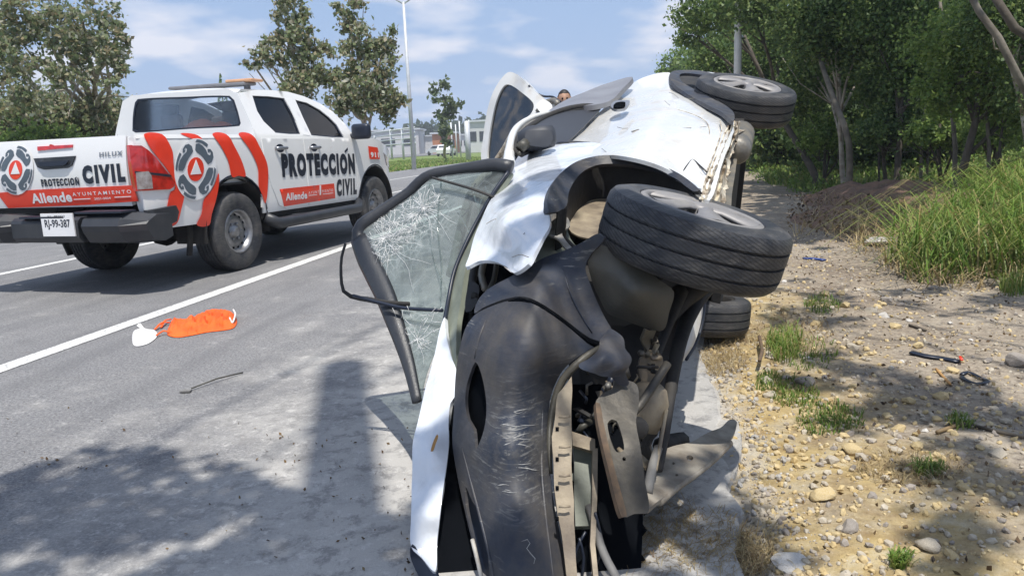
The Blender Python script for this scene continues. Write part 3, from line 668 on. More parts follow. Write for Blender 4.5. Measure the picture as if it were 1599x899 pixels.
# leaf mass deeper in the wood, reads as one
rs = np.random.RandomState(77); pts = []
for (px, py, d, rx, ry) in [(1120, 150, 30, 60, 70), (1200, 110, 28, 90, 110), (1320, 90, 26, 100, 120), (1430, 90, 24, 100, 120), (1540, 100, 22, 100, 120), (1240, 195, 24, 110, 24), (1420, 190, 20, 130, 26), (1560, 190, 17, 90, 30), (1640, 60, 20, 80, 100), (1330, 185, 19, 90, 30), (1480, 180, 17, 90, 30), (1380, 140, 20, 90, 50), (1500, 130, 18, 90, 60)]:
    c, r = px_blob(px, py, d, rx, ry, depth=60); pts.append(blob_pts(c, r, 14000, rs, .26))
pts = np.vstack(pts); pts = pts[pts[:, 2] > .15]
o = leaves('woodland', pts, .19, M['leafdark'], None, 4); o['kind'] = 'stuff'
# bare stems you can pick out
M['trunkmid'] = simple('grey_brown_bark', (.20, .175, .14), (.10, .085, .065), rough=.9, scale=6, bump=.6, bscale=22)
def stem(name, label, pts, rad, mat, group=None):
    g0 = max(0., gz(pts[0][0], pts[0][1]))
    if pts[0][2] > g0: pts = [np.array([pts[0][0]+.04, pts[0][1], g0-.15])]+pts
    q = smooth_loop(pts, .4, False); k = len(q); e = empty(name, q[0], label=label, cat='tree trunk', group=group)
    MB().tube(q, [rad*(1-.5*i/k) for i in range(k)], 9).obj('trunk', mat, e); return e
stem('leaning_trunk', 'pale leaning tree trunk rising left out of the grass verge', [P(1326, 222, 13.2), P(1308, 170, 13.3), P(1290, 120, 13.6), P(1278, 80, 14.2), P(1262, 10, 15)], .062, M['trunkmid'])
stem('leaning_trunk', 'pale bent trunk crossing the upper right corner', [P(1650, 250, 8), P(1585, 110, 7.6), P(1560, 60, 7.6), P(1530, 20, 7.6), P(1490, -60, 7.8)], .05, M['trunkmid'])
stem('leaning_trunk', 'dark branch sloping down at the right edge of the photo', [P(1640, 80, 7), P(1585, 45, 7), P(1550, -10, 7)], .06, M['bark'])
for i, (x0, y0, x1, y1, d, r) in enumerate([(1440, 205, 1448, 95, 13, .05), (1450, 205, 1462, 120, 13.5, .04), (1492, 215, 1465, 60, 11, .06), (1374, 208, 1385, 110, 14, .035), (1545, 220, 1525, 90, 10, .045), (1560, 230, 1570, 110, 10, .03)]):
    stem('thin_trunk', ['second', 'third', 'fourth', 'first', 'fifth', 'sixth'][i]+' thin stem from the left in the shaded wood behind the grass verge', [P(x0, y0+14, d), P((x0+x1)/2+4, (y0+y1)/2, d), P(x1, y1-90, d+.4)], r*.6, M['bark'] if i % 2 else M['trunkmid'], 'thin stems in the shade of the wood')
# grass blades
def blades(name, roots, hgt, mat, seed, wid=.008, spread=.5):
    rs = np.random.RandomState(seed); R_ = np.array(roots); n = len(R_); a = rs.rand(n)*6.283; h = hgt*(.45+.9*rs.rand(n)); dr = np.c_[np.cos(a), np.sin(a), np.zeros(n)]; sd = np.c_[-np.sin(a), np.cos(a), np.zeros(n)]
    lean = (spread*(.2+rs.rand(n)))[:, None]; w = (wid*(.6+.8*rs.rand(n)))[:, None]; h = h[:, None]; up = np.array([0, 0, 1.])
    p1 = R_+up*h*.5+dr*h*lean*.25; p2 = R_+up*h*.85+dr*h*lean*.7; p3 = R_+up*h*(.95-.35*lean)+dr*h*lean*1.25
    V = np.stack([R_-sd*w, R_+sd*w, p1+sd*w*.9, p1-sd*w*.9, p1-sd*w*.9, p1+sd*w*.9, p2+sd*w*.6, p2-sd*w*.6, p2-sd*w*.6, p2+sd*w*.6, p3+sd*w*.1, p3-sd*w*.1], 1).reshape(-1, 3)
    # join the three quads of a blade so that colour stays per blade
    me = bpy.data.meshes.new(name); vv = np.stack([R_-sd*w, R_+sd*w, p1-sd*w*.9, p1+sd*w*.9, p2-sd*w*.6, p2+sd*w*.6, p3], 1).reshape(-1, 3)
    q = np.arange(n)[:, None]*7; f4 = np.concatenate([q+[0, 1, 3, 2], q+[2, 3, 5, 4]], 1).reshape(-1, 4); f3 = q+np.array([4, 5, 6])
    loops = np.concatenate([f4.ravel(), f3.ravel()]); ls = np.concatenate([np.arange(len(f4))*4, len(f4)*4+np.arange(len(f3))*3])
    me.vertices.add(len(vv)); me.vertices.foreach_set('co', vv.ravel()); me.loops.add(len(loops)); me.loops.foreach_set('vertex_index', loops); me.polygons.add(len(ls)); me.polygons.foreach_set('loop_start', ls)
    me.update(calc_edges=True); me.materials.append(mat); o = bpy.data.objects.new(name, me); COL.objects.link(o); o['kind'] = 'stuff'; return o
rs = np.random.RandomState(5)
def roots(n, s0, s1, t0, t1, keep=None):
    out = []
    for _ in range(n):
        s = s0+(s1-s0)*rs.rand(); t = t0+(t1-t0)*rs.rand()
        if keep and not keep(s, t): continue
        out.append(ST(s, t, zt(s, t)-.01))
    return out
edge = lambda s: 1.98+.35*noise.noise(Vector((s*.9, 1, 0)))+.2*noise.noise(Vector((s*3, 1, 0)))
blades('tall_grass', roots(15000, 6.2, 11.5, 1.9, 6.5, lambda s, t: t > edge(s)+max(0, (s-7.1))*.80 and noise.noise(Vector((s*1.6, t*1.6, 4))) > -.35), .50, M['grass'], 1, .006, 1.5)
vedge = lambda s: 2.75+.45*noise.noise(Vector((s*.5, 1, 0)))+.9*math.exp(-((s-12)/2.5)**2)+.012*max(0, s-20)
blades('verge_grass', roots(30000, 10, 38, 2.3, 12, lambda s, t: t > vedge(s) and noise.noise(Vector((s*.9, t*.9, 7))) > -.25), .24, M['grass'], 2, .013, 1.0)
uw = []
for _ in range(1300):
    s, t = 10.5+28*rs.rand(), 2.4+9*rs.rand()**1.2
    if t < vedge(s) or noise.noise(Vector((s*.6, t*.6, 2))) < -.12: continue
    hh = .12+.5*rs.rand()**2*(1 if t > 3.6 else .5); uw.append(np.array(ST(s, t, zt(s, t)+hh*.4))+rs.randn(26, 3)*[.22, .22, hh*.45])
uw = np.vstack(uw); o = leaves('undergrowth', uw, .075, M['leafbright'], None, 51); o['kind'] = 'stuff'
blades('verge_grass', roots(5000, 5.5, 12, 5.2, 9), .50, M['grass'], 3, .012, .6)
blades('dry_grass', roots(1700, 6.0, 9.5, 1.9, 3.6, lambda s, t: t > edge(s)-.15), .15, M['dry'], 4, .004, 2.2)
blades('dry_grass', roots(3500, 8.5, 13.5, 2.6, 5.5), .12, M['dry'], 14, .006, 1.5)
def patch(px, py, rx, ry, n):
    out = []
    for _ in range(n):
        a = rs.rand()*6.28; q = rs.rand()**.6; g = G(px+rx*q*math.cos(a), py+ry*q*math.sin(a)); out.append((g[0], g[1], gz(g[0], g[1])-.005))
    return out
for (px, py, rx, ry, n, h) in [(1225, 540, 30, 26, 380, .10), (1285, 480, 30, 14, 300, .05), (1265, 555, 45, 26, 300, .04), (1295, 655, 55, 28, 620, .035), (1240, 615, 40, 22, 380, .04), (1450, 745, 25, 14, 160, .05), (1500, 665, 24, 14, 160, .04), (1405, 885, 18, 10, 200, .04), (1590, 455, 30, 14, 500, .12), (1200, 600, 22, 14, 200, .04)]:
    blades('weeds', patch(px, py, rx, ry, n), h, M['grass'], int(px), .0025, .7)
for (px, py, rx, ry, n, h) in [(1050, 835, 110, 50, 2600, .045), (1150, 860, 60, 35, 800, .04), (1130, 560, 40, 24, 900, .04), (1420, 740, 90, 30, 700, .03), (1150, 520, 60, 20, 700, .05), (1250, 520, 50, 30, 500, .05)]:
    blades('dry_grass', patch(px, py, rx, ry, n), h, M['dry'], int(px)+1, .0013, 2.2)
# fallen leaves
pts = [ST(s, t, zt(s, t)+.006) for s, t in zip(1.6+8*rs.rand(2600)**1.3, .4+3.2*rs.rand(2600))]
o = leaves('leaf_litter', pts, .022, M['litter'], None, 9); o['kind'] = 'stuff'
pts = []
for (px, py, rx, ry, n) in [(330, 700, 330, 40, 14), (480, 780, 220, 100, 40), (600, 800, 80, 100, 34), (300, 600, 300, 100, 8), (100, 720, 90, 14, 14), (530, 700, 120, 40, 16)]:
    for _ in range(n): g = G(px+rx*rs.uniform(-1, 1), py+ry*rs.uniform(-1, 1)); pts.append((g[0], g[1], .006))
o = leaves('road_litter', pts, .014, M['litter'], None, 10); o['kind'] = 'stuff'
blades('median_grass', roots(16000, 30, 75, -24, -13.7), .16, M['grass'], 31, .03, .8)

# ---------------------------------------------------------------- the tree and the pole that throw the near shadows
def shadow_pts(poly, n, hlo, hhi, rs, surf=None, thr=-.05, ns=3.0, jit=.02):
    pl = np.array(poly, float); lo, hi = pl.min(0), pl.max(0); out = []
    for _try in range(n*12):
        if len(out) >= n: break
        q = lo+(hi-lo)*rs.rand(1, 2)
        if not inside(pl, q)[0]: continue
        g = G(q[0, 0], q[0, 1]) if surf is None else P(q[0, 0], q[0, 1], surf(q[0, 0], q[0, 1]))
        if noise.noise(Vector((g[0]*ns, g[1]*ns, g[2]))) < thr: continue
        h = hlo+(hhi-hlo)*rs.rand(); out.append(g+np.array([SH[0], SH[1], 1])*(h-g[2])+rs.randn(3)*jit)
    return np.array(out)
rs2 = np.random.RandomState(12)
sp = [shadow_pts([(0, 745), (90, 712), (210, 695), (300, 720), (390, 730), (420, 760), (500, 770), (520, 800), (640, 810), (650, 1000), (-150, 1100), (-150, 760)], 2700, 5.2, 6.6, rs2, thr=-.26, ns=3.6, jit=.03),
      shadow_pts([(400, 760), (500, 770), (500, 800), (420, 800)], 30, 5.2, 6.4, rs2, thr=0, ns=4),
      shadow_pts([(1190, 425), (1330, 450), (1340, 500), (1300, 530), (1200, 500)], 260, 5.5, 7, rs2, thr=-.05, ns=2.2, jit=.05),
      shadow_pts([(1380, 450), (1660, 440), (1660, 490), (1420, 492)], 420, 5.5, 7, rs2, thr=-.1, ns=2.2, jit=.05),
      shadow_pts([(1310, 540), (1450, 600), (1660, 560), (1660, 720), (1500, 715), (1400, 690), (1330, 640)], 700, 5.5, 7, rs2, thr=-.06, ns=2.4, jit=.04),
      shadow_pts([(1210, 520), (1330, 550), (1330, 680), (1210, 640)], 180, 5.5, 7, rs2, thr=.05, ns=3, jit=.04),
      shadow_pts([(1420, 740), (1660, 730), (1660, 1000), (1480, 900)], 330, 5.5, 7, rs2, thr=-.02, ns=3, jit=.04),
      shadow_pts([(1120, 720), (1260, 740), (1240, 1000), (980, 1000), (1010, 860)], 150, 5.5, 6.5, rs2, thr=.05, ns=4, jit=.03),
      shadow_pts([(700, 395), (760, 330), (850, 330), (935, 360), (1000, 420), (1060, 450), (1030, 540), (930, 480), (780, 440)], 330, 5.5, 6.6, rs2, surf=lambda a, b: 2.45, thr=-.25, jit=.02),
      shadow_pts([(735, 400), (790, 270), (870, 235), (960, 245), (880, 290), (860, 350), (830, 430), (760, 420)], 330, 5.6, 6.8, rs2, surf=lambda a, b: 2.9, thr=-.1, ns=5, jit=.02),
      shadow_pts([(935, 300), (1010, 300), (1120, 370), (1110, 440), (960, 370)], 190, 5.5, 6.6, rs2, surf=lambda a, b: 2.25, thr=-.2, ns=6, jit=.02),
      shadow_pts([(650, 620), (700, 600), (700, 700), (690, 850), (640, 840), (640, 720)], 110, 5.3, 6.4, rs2, surf=lambda a, b: 2.3, thr=-.6, ns=5, jit=.02),  # leaves added over the bonnet to darken it
      shadow_pts([(740, 520), (900, 560), (900, 650), (880, 899), (720, 899), (715, 600)], 300, 5.3, 6.4, rs2, surf=lambda a, b: 1.95, thr=.0, ns=6, jit=.02),
      shadow_pts([(1180, 240), (1400, 240), (1380, 330), (1290, 380), (1190, 370)], 3600, 6, 8, rs2, thr=-.35, ns=.5, jit=.2),
      shadow_pts([(1330, 222), (1660, 205), (1660, 262), (1480, 275), (1300, 285), (1230, 262), (1250, 232)], 4200, 6.5, 8.5, rs2, thr=-.22, ns=.5, jit=.2),
      shadow_pts([(1240, 270), (1450, 275), (1440, 330), (1400, 372), (1250, 365)], 900, 6, 8, rs2, thr=-.3, ns=.9, jit=.1)]
allp = np.vstack(sp); mid = allp.mean(0)
def cover_tree(name, label, base, P_, r0, seed, lsz=.115):
    rs = np.random.RandomState(seed); e = empty(name, base, label=label, cat='tree'); base = np.array(base, float); mb = MB()
    top = np.array([base[0]*.6+P_[:, 0].mean()*.4, base[1]*.6+P_[:, 1].mean()*.4, P_[:, 2].max()-.3])
    mb.tube([base, base*.5+top*.5+rs.randn(3)*.1, top], [r0, r0*.7, r0*.35], 10)
    for k in range(14):
        c = P_[rs.randint(len(P_))]; s0 = base+(top-base)*rs.uniform(.45, .95)
        mb.tube([s0, s0*.5+c*.5+[0, 0, .3], c], [r0*.22, r0*.13, .008], 6)
    mb.obj('trunk', M['bark'], e); leaves('crown', P_, lsz, M['leafdark'], e, seed); return e
left = np.vstack(sp[:2]+[sp[11], sp[12]]); right = np.vstack(sp[2:8]); midc = np.vstack([sp[8], sp[9], sp[10]])
cover_tree('shade_tree', 'spreading tree just behind the camera whose leaves dapple the near asphalt', (-2.2, -3.2, 0), left, .14, 1)
cover_tree('shade_tree', 'tree on the dirt side behind the camera that dapples the gravel', (4.9, -2.2, .05), right, .15, 2)
cover_tree('shade_tree', 'tall tree behind the wreck viewer whose boughs shade the front of the wreck', (2.4, -3.6, 0), midc, .13, 3)
cover_tree('shade_tree', 'wide tree at the edge of the wood shading the stony track', (9.6, 7.2, .4), np.vstack(sp[13:]), .2, 4, .34)
# utility poles along the road
def upole(base, H, label):
    e = empty('utility_pole', base, label=label, cat='utility pole', group='utility poles along the road'); b = np.array(base, float)
    MB().tube([b-[0, 0, .2], b+[0, 0, H]], [.17, .135] if H > 11 else [.075, .060], 12).obj('pole', M['concpole'] if H > 11 else M['galv'], e)
    if H < 11: MB().box(b+[0, 0, H-.35], (.34, .03, .03)).obj('crossarm', M['bark'], e)
    for dx in (-.3, .3): MB().lathe([(0, .0), (.04, 0), (.045, .05), (.02, .08), (.04, .11), (0, .13)], b+[dx, 0, H-.305], (0, 0, 1), 8).obj('insulator', M['galv'], e)
    return b+np.array([0, 0, H])
A = upole((-.02, -.50, 0), 12.6, 'concrete utility pole right behind the camera, its shadow on the asphalt')
pb = P(1151, 200, 14.5); pb[2] = gz(pb[0], pb[1]); B = upole(pb, 10, 'pale concrete utility pole standing in front of the wood')
C_ = A+(A-B)*.9
for dx in (-.3, .3):
    q = []
    for (u, v) in ((C_, A), (A, B)):
        for k in range(13):
            f = k/12; p = u+(v-u)*f; p = p+np.array([dx, 0, -.2-3*.35*f*(1-f)]); q.append(p)
    tagp(MB().tube(q, .017, 5).obj('power_cable', M['under']), 'overhead cable strung between the utility poles, %s side' % ('road' if dx < 0 else 'wood'), 'cable')

# ---------------------------------------------------------------- street lamp, posts, far buildings and cars
def lamp(px, py_top, py_base, d, label):
    b = P(px+10, py_base, d); b[2] = 0; t = P(px, py_top, d); e = empty('street_lamp', b, label=label, cat='street lamp')
    t = np.array([b[0], b[1], t[2]]); MB().tube([b, t], [.13, .07], 10).obj('pole', M['galv'], e)
    for sx in (-1, 1):
        q = t+np.array([sx*1.6, 0, .55]); a = MB().tube([t-[0, 0, .1], t+[sx*.8, 0, .38], q], [.045, .04, .035], 7).obj('arm', M['galv'], e)
        MB().box(q+[sx*.35, 0, .02], (.36, .11, .05)).obj('lamp_head', M['galv'], e, smooth=False)
lamp(636, 12, 246, 42, 'tall galvanised double armed street lamp on the grass median')
def post(px, y0, y1, d, r, label, grp='thin posts along the far road'):
    b = P(px, y1, d); b[2] = 0; t = P(px, y0, d); tagp(MB().tube([b, [b[0], b[1], t[2]]], [r, r], 7).obj('post', M['galv']), label, 'post', grp)
for px, y0, d, w_ in ((707, 192, 70, 'first'), (714, 195, 85, 'second'), (720, 190, 75, 'third'), (735, 188, 80, 'last')): post(px, y0, 240, d, .07, '%s thin pale post right of the young median tree' % w_)
post(731, 190, 231, 60, .22, 'thick pale post in front of the dark fronted building', None)
# white steel fence left of the young tree
e = empty('metal_fence', G(610, 247), label='white steel post and rail fence on the median beyond the truck bonnet', cat='fence')
for px in (571, 588, 613, 631, 649): b = G(px, 249, 0); z = P(px, 203 if px > 600 else 212, np.dot(b-CAMC, FW))[2]; MB().tube([b, [b[0], b[1], z]], .13, 7).obj('post', M['galv'], e)
for yy in (207, 214, 221, 228):
    b0, b1 = G(560, 249), G(651, 249); z0 = P(600, yy, np.dot(G(600, 249)-CAMC, FW))[2]; MB().tube([[b0[0], b0[1], z0], [b1[0], b1[1], z0+.1]], .08, 6).obj('rail', M['galv'], e)
def bld(px0, px1, ytop, ybase, d, mat, label, roof=None, band=True, name='building'):
    a = P(px0, ybase, d); b = P(px1, ybase, d); zt_ = P((px0+px1)/2, ytop, d)[2]; mid = (a+b)/2; mid[2] = 0
    e = empty(name, mid, label=label, cat='building'); w = abs(b[0]-a[0])/2; h = zt_/2
    MB().box([mid[0], mid[1]+6, h], (w, 6, h)).obj('wall', mat, e, smooth=False)
    MB().box([mid[0], mid[1]+6, zt_+.15], (w+.4, 6.4, .15)).obj('roof', roof or M['galv'], e, smooth=False)
    if band:
        nwin = max(2, int(2*w/4))
        for k in range(nwin):
            x = mid[0]-w+2*w*(k+.5)/nwin; MB().box([x, mid[1]-.03, h*1.05], (w/nwin*.68, .05, h*.32)).obj('window', M['bldark'], e, smooth=False)
bld(560, 655, 205, 232, 150, M['building'], 'long low white building across the highway behind the truck bonnet')
bld(655, 678, 214, 229, 160, M['building'], 'pale low wall building left of the orange one', band=False)
bld(676, 690, 210, 226, 140, M['terracotta'], 'small orange building left of the young tree', band=False)
bld(696, 712, 209, 226, 138, M['terracotta'], 'orange brown kiosk directly right of the young tree')
bld(713, 734, 212, 226, 170, M['building'], 'small grey white building behind the thin posts')
bld(733, 762, 191, 226, 130, M['building'], 'white building with a dark upper band next to the raised tailgate')
bld(790, 1000, 216, 226, 320, M['building'], 'far white building hidden behind the wreck', band=False)
rs = np.random.RandomState(8); pts = []
for (px, py, d, rx, ry) in [(660, 212, 210, 30, 9), (745, 205, 210, 36, 16), (700, 210, 220, 40, 10), (590, 222, 210, 40, 8), (820, 200, 200, 50, 18), (905, 205, 210, 60, 22), (1000, 190, 190, 60, 26)]:
    c, r = px_blob(px, py, d, rx, ry, 20); pts.append(blob_pts(c, r, 1500, rs, .2))
o = leaves('far_trees', np.vstack(pts), 1.8, M['leaffar'], None, 2); o['kind'] = 'stuff'
def small_car(px, py, d, rz, mat, label):
    b = G(px, py); b = P(px, py, d); b[2] = .03; e = empty('parked_car', b, rz=rz, label=label, cat='car', group='cars on the far road')
    pr = [(-2.1, .35), (-2.15, .8), (-1.9, .95), (-1.35, 1.42), (.3, 1.45), (1.0, .98), (1.95, .85), (2.1, .6), (2.1, .35)]
    v = [(x, -.85, z) for x, z in pr]+[(x, .85, z) for x, z in pr]; n = len(pr)
    v = [(x, y*(.82 if z > 1.1 else 1), z) for x, y, z in v]
    MB().add(v, [tuple(range(n)), tuple(range(2*n-1, n-1, -1))]+[(i, i+n, (i+1) % n+n, (i+1) % n) for i in range(n)]).obj('body', mat, e, local=True, smooth=False)
    w = [(-1.80, .99), (-1.4, 1.34), (.28, 1.36), (.85, 1.0)]
    for s in (-1, 1): MB().add([(x, s*(.862-.12*(z > 1.1)), z) for x, z in w], [(0, 1, 2, 3)]).obj('side_window', M['bldark'], e, local=True, smooth=False)
    MB().box((-1.66, 0, 1.17), (.03, .62, .16), Matrix.Rotation(.85, 3, 'Y')).obj('rear_window', M['bldark'], e, local=True, smooth=False)
    for x in (-1.3, 1.3):
        for y in (-.8, .8): MB().lathe([(0, -.1), (.31, -.1), (.31, .1), (0, .1)], (x, y, .31), (0, 1, 0), 12).obj('wheel', M['tyre'], e, local=True)
small_car(698, 243, 96, 1.45, M['white'], 'small white car driving on the far road right of the young tree')
small_car(685, 240, 112, 2.2, M['whitev'], 'white car further off, left of the young tree trunk')
#PART3

# ================================================================== PICKUP
TY, TSc = .301, 1.05
truck = empty('pickup_truck', (-3.667, 8.137, 0), math.pi/2-TY, TSc, 'white crew cab pickup with red stripes and civil protection lettering on the road', 'pickup truck')
TI = np.array(wmat(truck).inverted()); TA = TI[:3, :3]@CAMC+TI[:3, 3]
def tl(px, py): return TI[:3, :3]@ray(px, py)
def ysd(x, z):
    """half width of the body at local x, z"""
    w = .905-.05*max(0, (z-1.0)/.35)**2*.4-.03*max(0, (.75-z)/.3)**2
    if z > 1.28: w = .893-(z-1.28)*.40
    if x < -1.05: w -= .03*((-1.05-x)/.2)**2
    if x > 2.9: w -= .14*((x-2.9)/.75)**2
    return w
def TSd(px, py, off=0):
    y = -.9; d = tl(px, py)
    for _ in range(8):
        t = (y-off-TA[1])/d[1]; p = TA+t*d; y = -ysd(p[0], p[2])
    return p[0], p[2]
def TXd(px, py, x):
    d = tl(px, py); t = (x-TA[0])/d[0]; p = TA+t*d; return p[1], p[2]
def side_fn(off, sgn=-1):
    return lambda q: np.array([(x, sgn*(ysd(x, z)+off), z) for x, z in q])
def side_part(name, ol, mat, off=0, thick=.02, holes=(), step=.06, parent=truck, both=True, sm_=False, smh=False, label=None):
    r = map_panel(name, ol, side_fn(off), mat, parent, step, thick, holes, sm_, True, facing=(0, 1, 0), smooth_holes=smh)
    if both: map_panel(name, ol, side_fn(off, 1), mat, parent, step, thick, holes, sm_, True, facing=(0, -1, 0), smooth_holes=smh)
    return r
def arc(cx, cz, r, a0, a1, n=14, rz=None): return [(cx+r*math.cos(math.radians(a0+(a1-a0)*i/n)), cz+(rz or r)*math.sin(math.radians(a0+(a1-a0)*i/n))) for i in range(n+1)]
WX0, WX1 = -.03, 2.92
# bed sides, cab sides, doors, wings
side_part('bed_side', [(-1.22, 1.30), (.37, 1.30), (.37, .58)]+arc(WX0, .44, .492, 14, 172)+[(-.54, .52), (-1.20, .53), (-1.235, .9)], M['white'])
rd = [TSd(*p) for p in ((394.5, 150), (420, 151), (444.5, 154), (459, 180), (470.5, 210), (452, 210), (431, 208), (412, 190), (402, 174))]
fd = [TSd(*p) for p in ((461.5, 156.5), (480, 161), (500, 172), (515, 184), (526, 195), (538, 215), (520, 215), (487, 212), (474, 185))]
roofline = [TSd(*p) for p in ((402, 141), (425, 141.5), (450, 144), (475, 151), (500, 162), (520, 175), (540, 195), (552, 211))]
cab_ol = [(.39, .52), (.385, 1.28), (.40, 1.5), (.44, 1.74)]+roofline+[(2.42, 1.20), (2.42, .50)]
side_part('cab_side', cab_ol, M['white'], holes=[rd, fd], step=.05, smh=False)
side_part('rear_door', [(.80, .53), (.66, .58), (.54, .80), (.47, 1.05), (.47, 1.275), (1.235, 1.27), (1.235, .53)], M['white'], off=.007, thick=.012)
side_part('front_door', [(1.25, .53), (1.25, 1.27), (2.30, 1.265), (2.36, 1.1), (2.36, .53)], M['white'], off=.007, thick=.012)
hood_edge = [TSd(*p) for p in ((556, 210), (572, 213), (590, 219), (603, 228), (613, 243))]
side_part('front_wing', [(2.43, .58), (2.43, 1.25)]+[(x, z-.015) for x, z in hood_edge[1:]]+[(3.52, .95), (3.60, .72), (3.55, .55)]+arc(WX1, .42, .49, 12, 168)+[(2.43, .50)], M['white'], off=.0)
side_part('arch_lip', arc(WX0, .44, .500, 14, 172)+arc(WX0, .44, .488, 172, 14), M['ink'], off=.004, thick=.03, step=.03)
side_part('arch_lip', arc(WX1, .43, .500, 8, 170)+arc(WX1, .43, .485, 170, 8), M['ink'], off=.004, thick=.03, step=.03)
for w in (rd, fd):
    side_part('side_window', w, M['glass'], off=-.022, thick=.004, step=.2, both=True)
    c = np.mean(w, 0); inn = [tuple(c+(np.array(p)-c)*.93) for p in w]
    side_part('window_seal', w, M['ink'], off=-.012, thick=.012, holes=[inn], step=.06)
side_part('quarter_trim', [TSd(*p) for p in ((446, 155), (455, 156), (484, 212), (473, 211))], M['white'], off=.004, thick=.01, both=False)
# roof, rear wall, windscreen, bonnet, nose
def bridge(name, xs, zs, mat, crown=.03, inset=0.0, ny=11, th=.02, wfn=None):
    V = []; 
    for x, z in zip(xs, zs):
        w = (wfn or ysd)(x, z)-inset
        for j in range(ny):
            u = -1+2*j/(ny-1); V.append((x, u*w, z+crown*(1-abs(u)**2.6)))
    Fc = [(i*ny+j, i*ny+j+1, (i+1)*ny+j+1, (i+1)*ny+j) for i in range(len(xs)-1) for j in range(ny-1)]
    return mk(name, V, [f[::-1] for f in Fc], mat, truck, local=True, solid=th)
rl = [(.42, 1.745), (.5, 1.78)]+[(x, z) for x, z in roofline if x < 1.62]
bridge('roof', [a for a, b in rl], [b+.0 for a, b in rl], M['white'], .035)
ws = [(x, z) for x, z in roofline if x >= 1.5]
bridge('windscreen', [a for a, b in ws], [b-.01 for a, b in ws], M['glass'], .02, .06, th=.005)
bridge('bonnet', [x for x, z in hood_edge], [z for x, z in hood_edge], M['white'], .05)
he = hood_edge[-1]; bridge('grille', [he[0], he[0]+.12, he[0]+.14, he[0]+.05], [he[1], .95, .7, .5], M['blackpl'], .0, .02)
# cab rear wall with its window (plane x = .40)
rw = [TXd(*p, .405) for p in ((212, 161), (216, 155.5), (290, 152), (360, 150.5), (367, 157), (378, 193), (376, 197.5), (300, 202), (214, 208), (209, 205), (209, 185))]
wall = [(-.90, 1.0), (-.895, 1.3), (-.84, 1.45), (-.72, 1.73), (-.60, 1.785), (.60, 1.785), (.72, 1.73), (.84, 1.45), (.895, 1.3), (.90, 1.0)]
bk = lambda xv: (lambda q: np.array([(xv+.03*(z-1.3), y, z) for y, z in q]))
map_panel('cab_rear_wall', wall, bk(.385), M['white'], truck, .1, .02, [rw], False, True, facing=(1, 0, 0), smooth_holes=True)
map_panel('rear_window', rw, bk(.392), M['glass'], truck, .3, .004, [], True, True, facing=(1, 0, 0))
c = np.mean(rw, 0); inn = [tuple(c+(np.array(p)-c)*np.array([.965, .90])) for p in rw]
map_panel('window_seal', rw, bk(.386), M['ink'], truck, .05, .012, [inn], True, True, facing=(1, 0, 0))
# tailgate
tg = [(-.745, .74), (-.765, 1.0), (-.78, 1.315), (.78, 1.315), (.765, 1.0), (.745, .74)]
tgx = lambda z: -1.235+.03*((z-1.05)/.3)**2
tf = lambda off: (lambda q: np.array([(tgx(z)-off, y, z) for y, z in q]))
map_panel('tailgate', tg, tf(0), M['white'], truck, .08, .05, [], False, True, facing=(1, 0, 0))
for s in (-1, 1):   # body corners either side of the tailgate, pocketed for the lamps
    map_panel('rear_corner', [(s*.785, .56), (s*.785, 1.30), (s*.84, 1.31), (s*.86, 1.2), (s*.87, .56)], tf(-.012), M['white'], truck, .08, .03, [], False, True, facing=(1, 0, 0))
map_panel('reflector_strip', [TXd(*p, -1.24) for p in ((57, 229.5), (112, 226.5), (112, 231), (58, 236))], tf(.01), M['redlens'], truck, .05, .015, [], False, True, facing=(1, 0, 0))
hp_ = [TXd(*p, -1.24) for p in ((53, 248), (118, 244), (113, 259), (106, 263), (70, 265.5), (60, 262))]
map_panel('tailgate_handle', hp_, tf(.012), M['blackpl'], truck, .04, .02, [], False, True, facing=(1, 0, 0))
map_panel('handle_grip', [tuple(np.mean(hp_, 0)+(np.array(p)-np.mean(hp_, 0))*np.array([.75, .4])) for p in hp_], tf(.03), M['ink'], truck, .04, .01, [], False, True, facing=(1, 0, 0))
bridge('bed_floor', [-1.2, .38], [.86, .86], M['under'], 0, .03, 3)
side_part('inner_bed_wall', [(-1.2, .86), (-1.2, 1.28), (.36, 1.28), (.36, .86)], M['white'], off=-.06, thick=.01, step=.4)
side_part('bed_rail', [(-1.21, 1.285), (-1.21, 1.318), (.37, 1.318), (.37, 1.285)], M['white'], off=.004, thick=.07, step=.3)
# tail lamps
tlp = [TSd(*p) for p in ((199.5, 228), (219, 228), (231, 236), (242, 247), (256, 265), (271, 284), (270, 292), (264, 296), (211, 299), (206, 275), (202, 250))]
o = side_part('tail_light', tlp, M['redlens'], off=.016, thick=.04, step=.04)
side_part('reversing_lens', [TSd(*p) for p in ((209.5, 270), (229, 268), (234, 275), (236, 295), (212, 297))], M['clearlens'], off=.022, thick=.01, step=.04, both=False, parent=o)
side_part('lens_divider', [TSd(*p) for p in ((208, 268), (262, 273), (266, 276), (262, 277), (208, 271))], M['ink'], off=.021, thick=.006, step=.04, both=False, parent=o)
for s in (-1, 1): map_panel('tail_light', [(s*.79, .88), (s*.79, 1.235), (s*.835, 1.235), (s*.865, .88)], tf(.004), M['redlens'], truck, .04, .04, [], False, True, facing=(1, 0, 0))
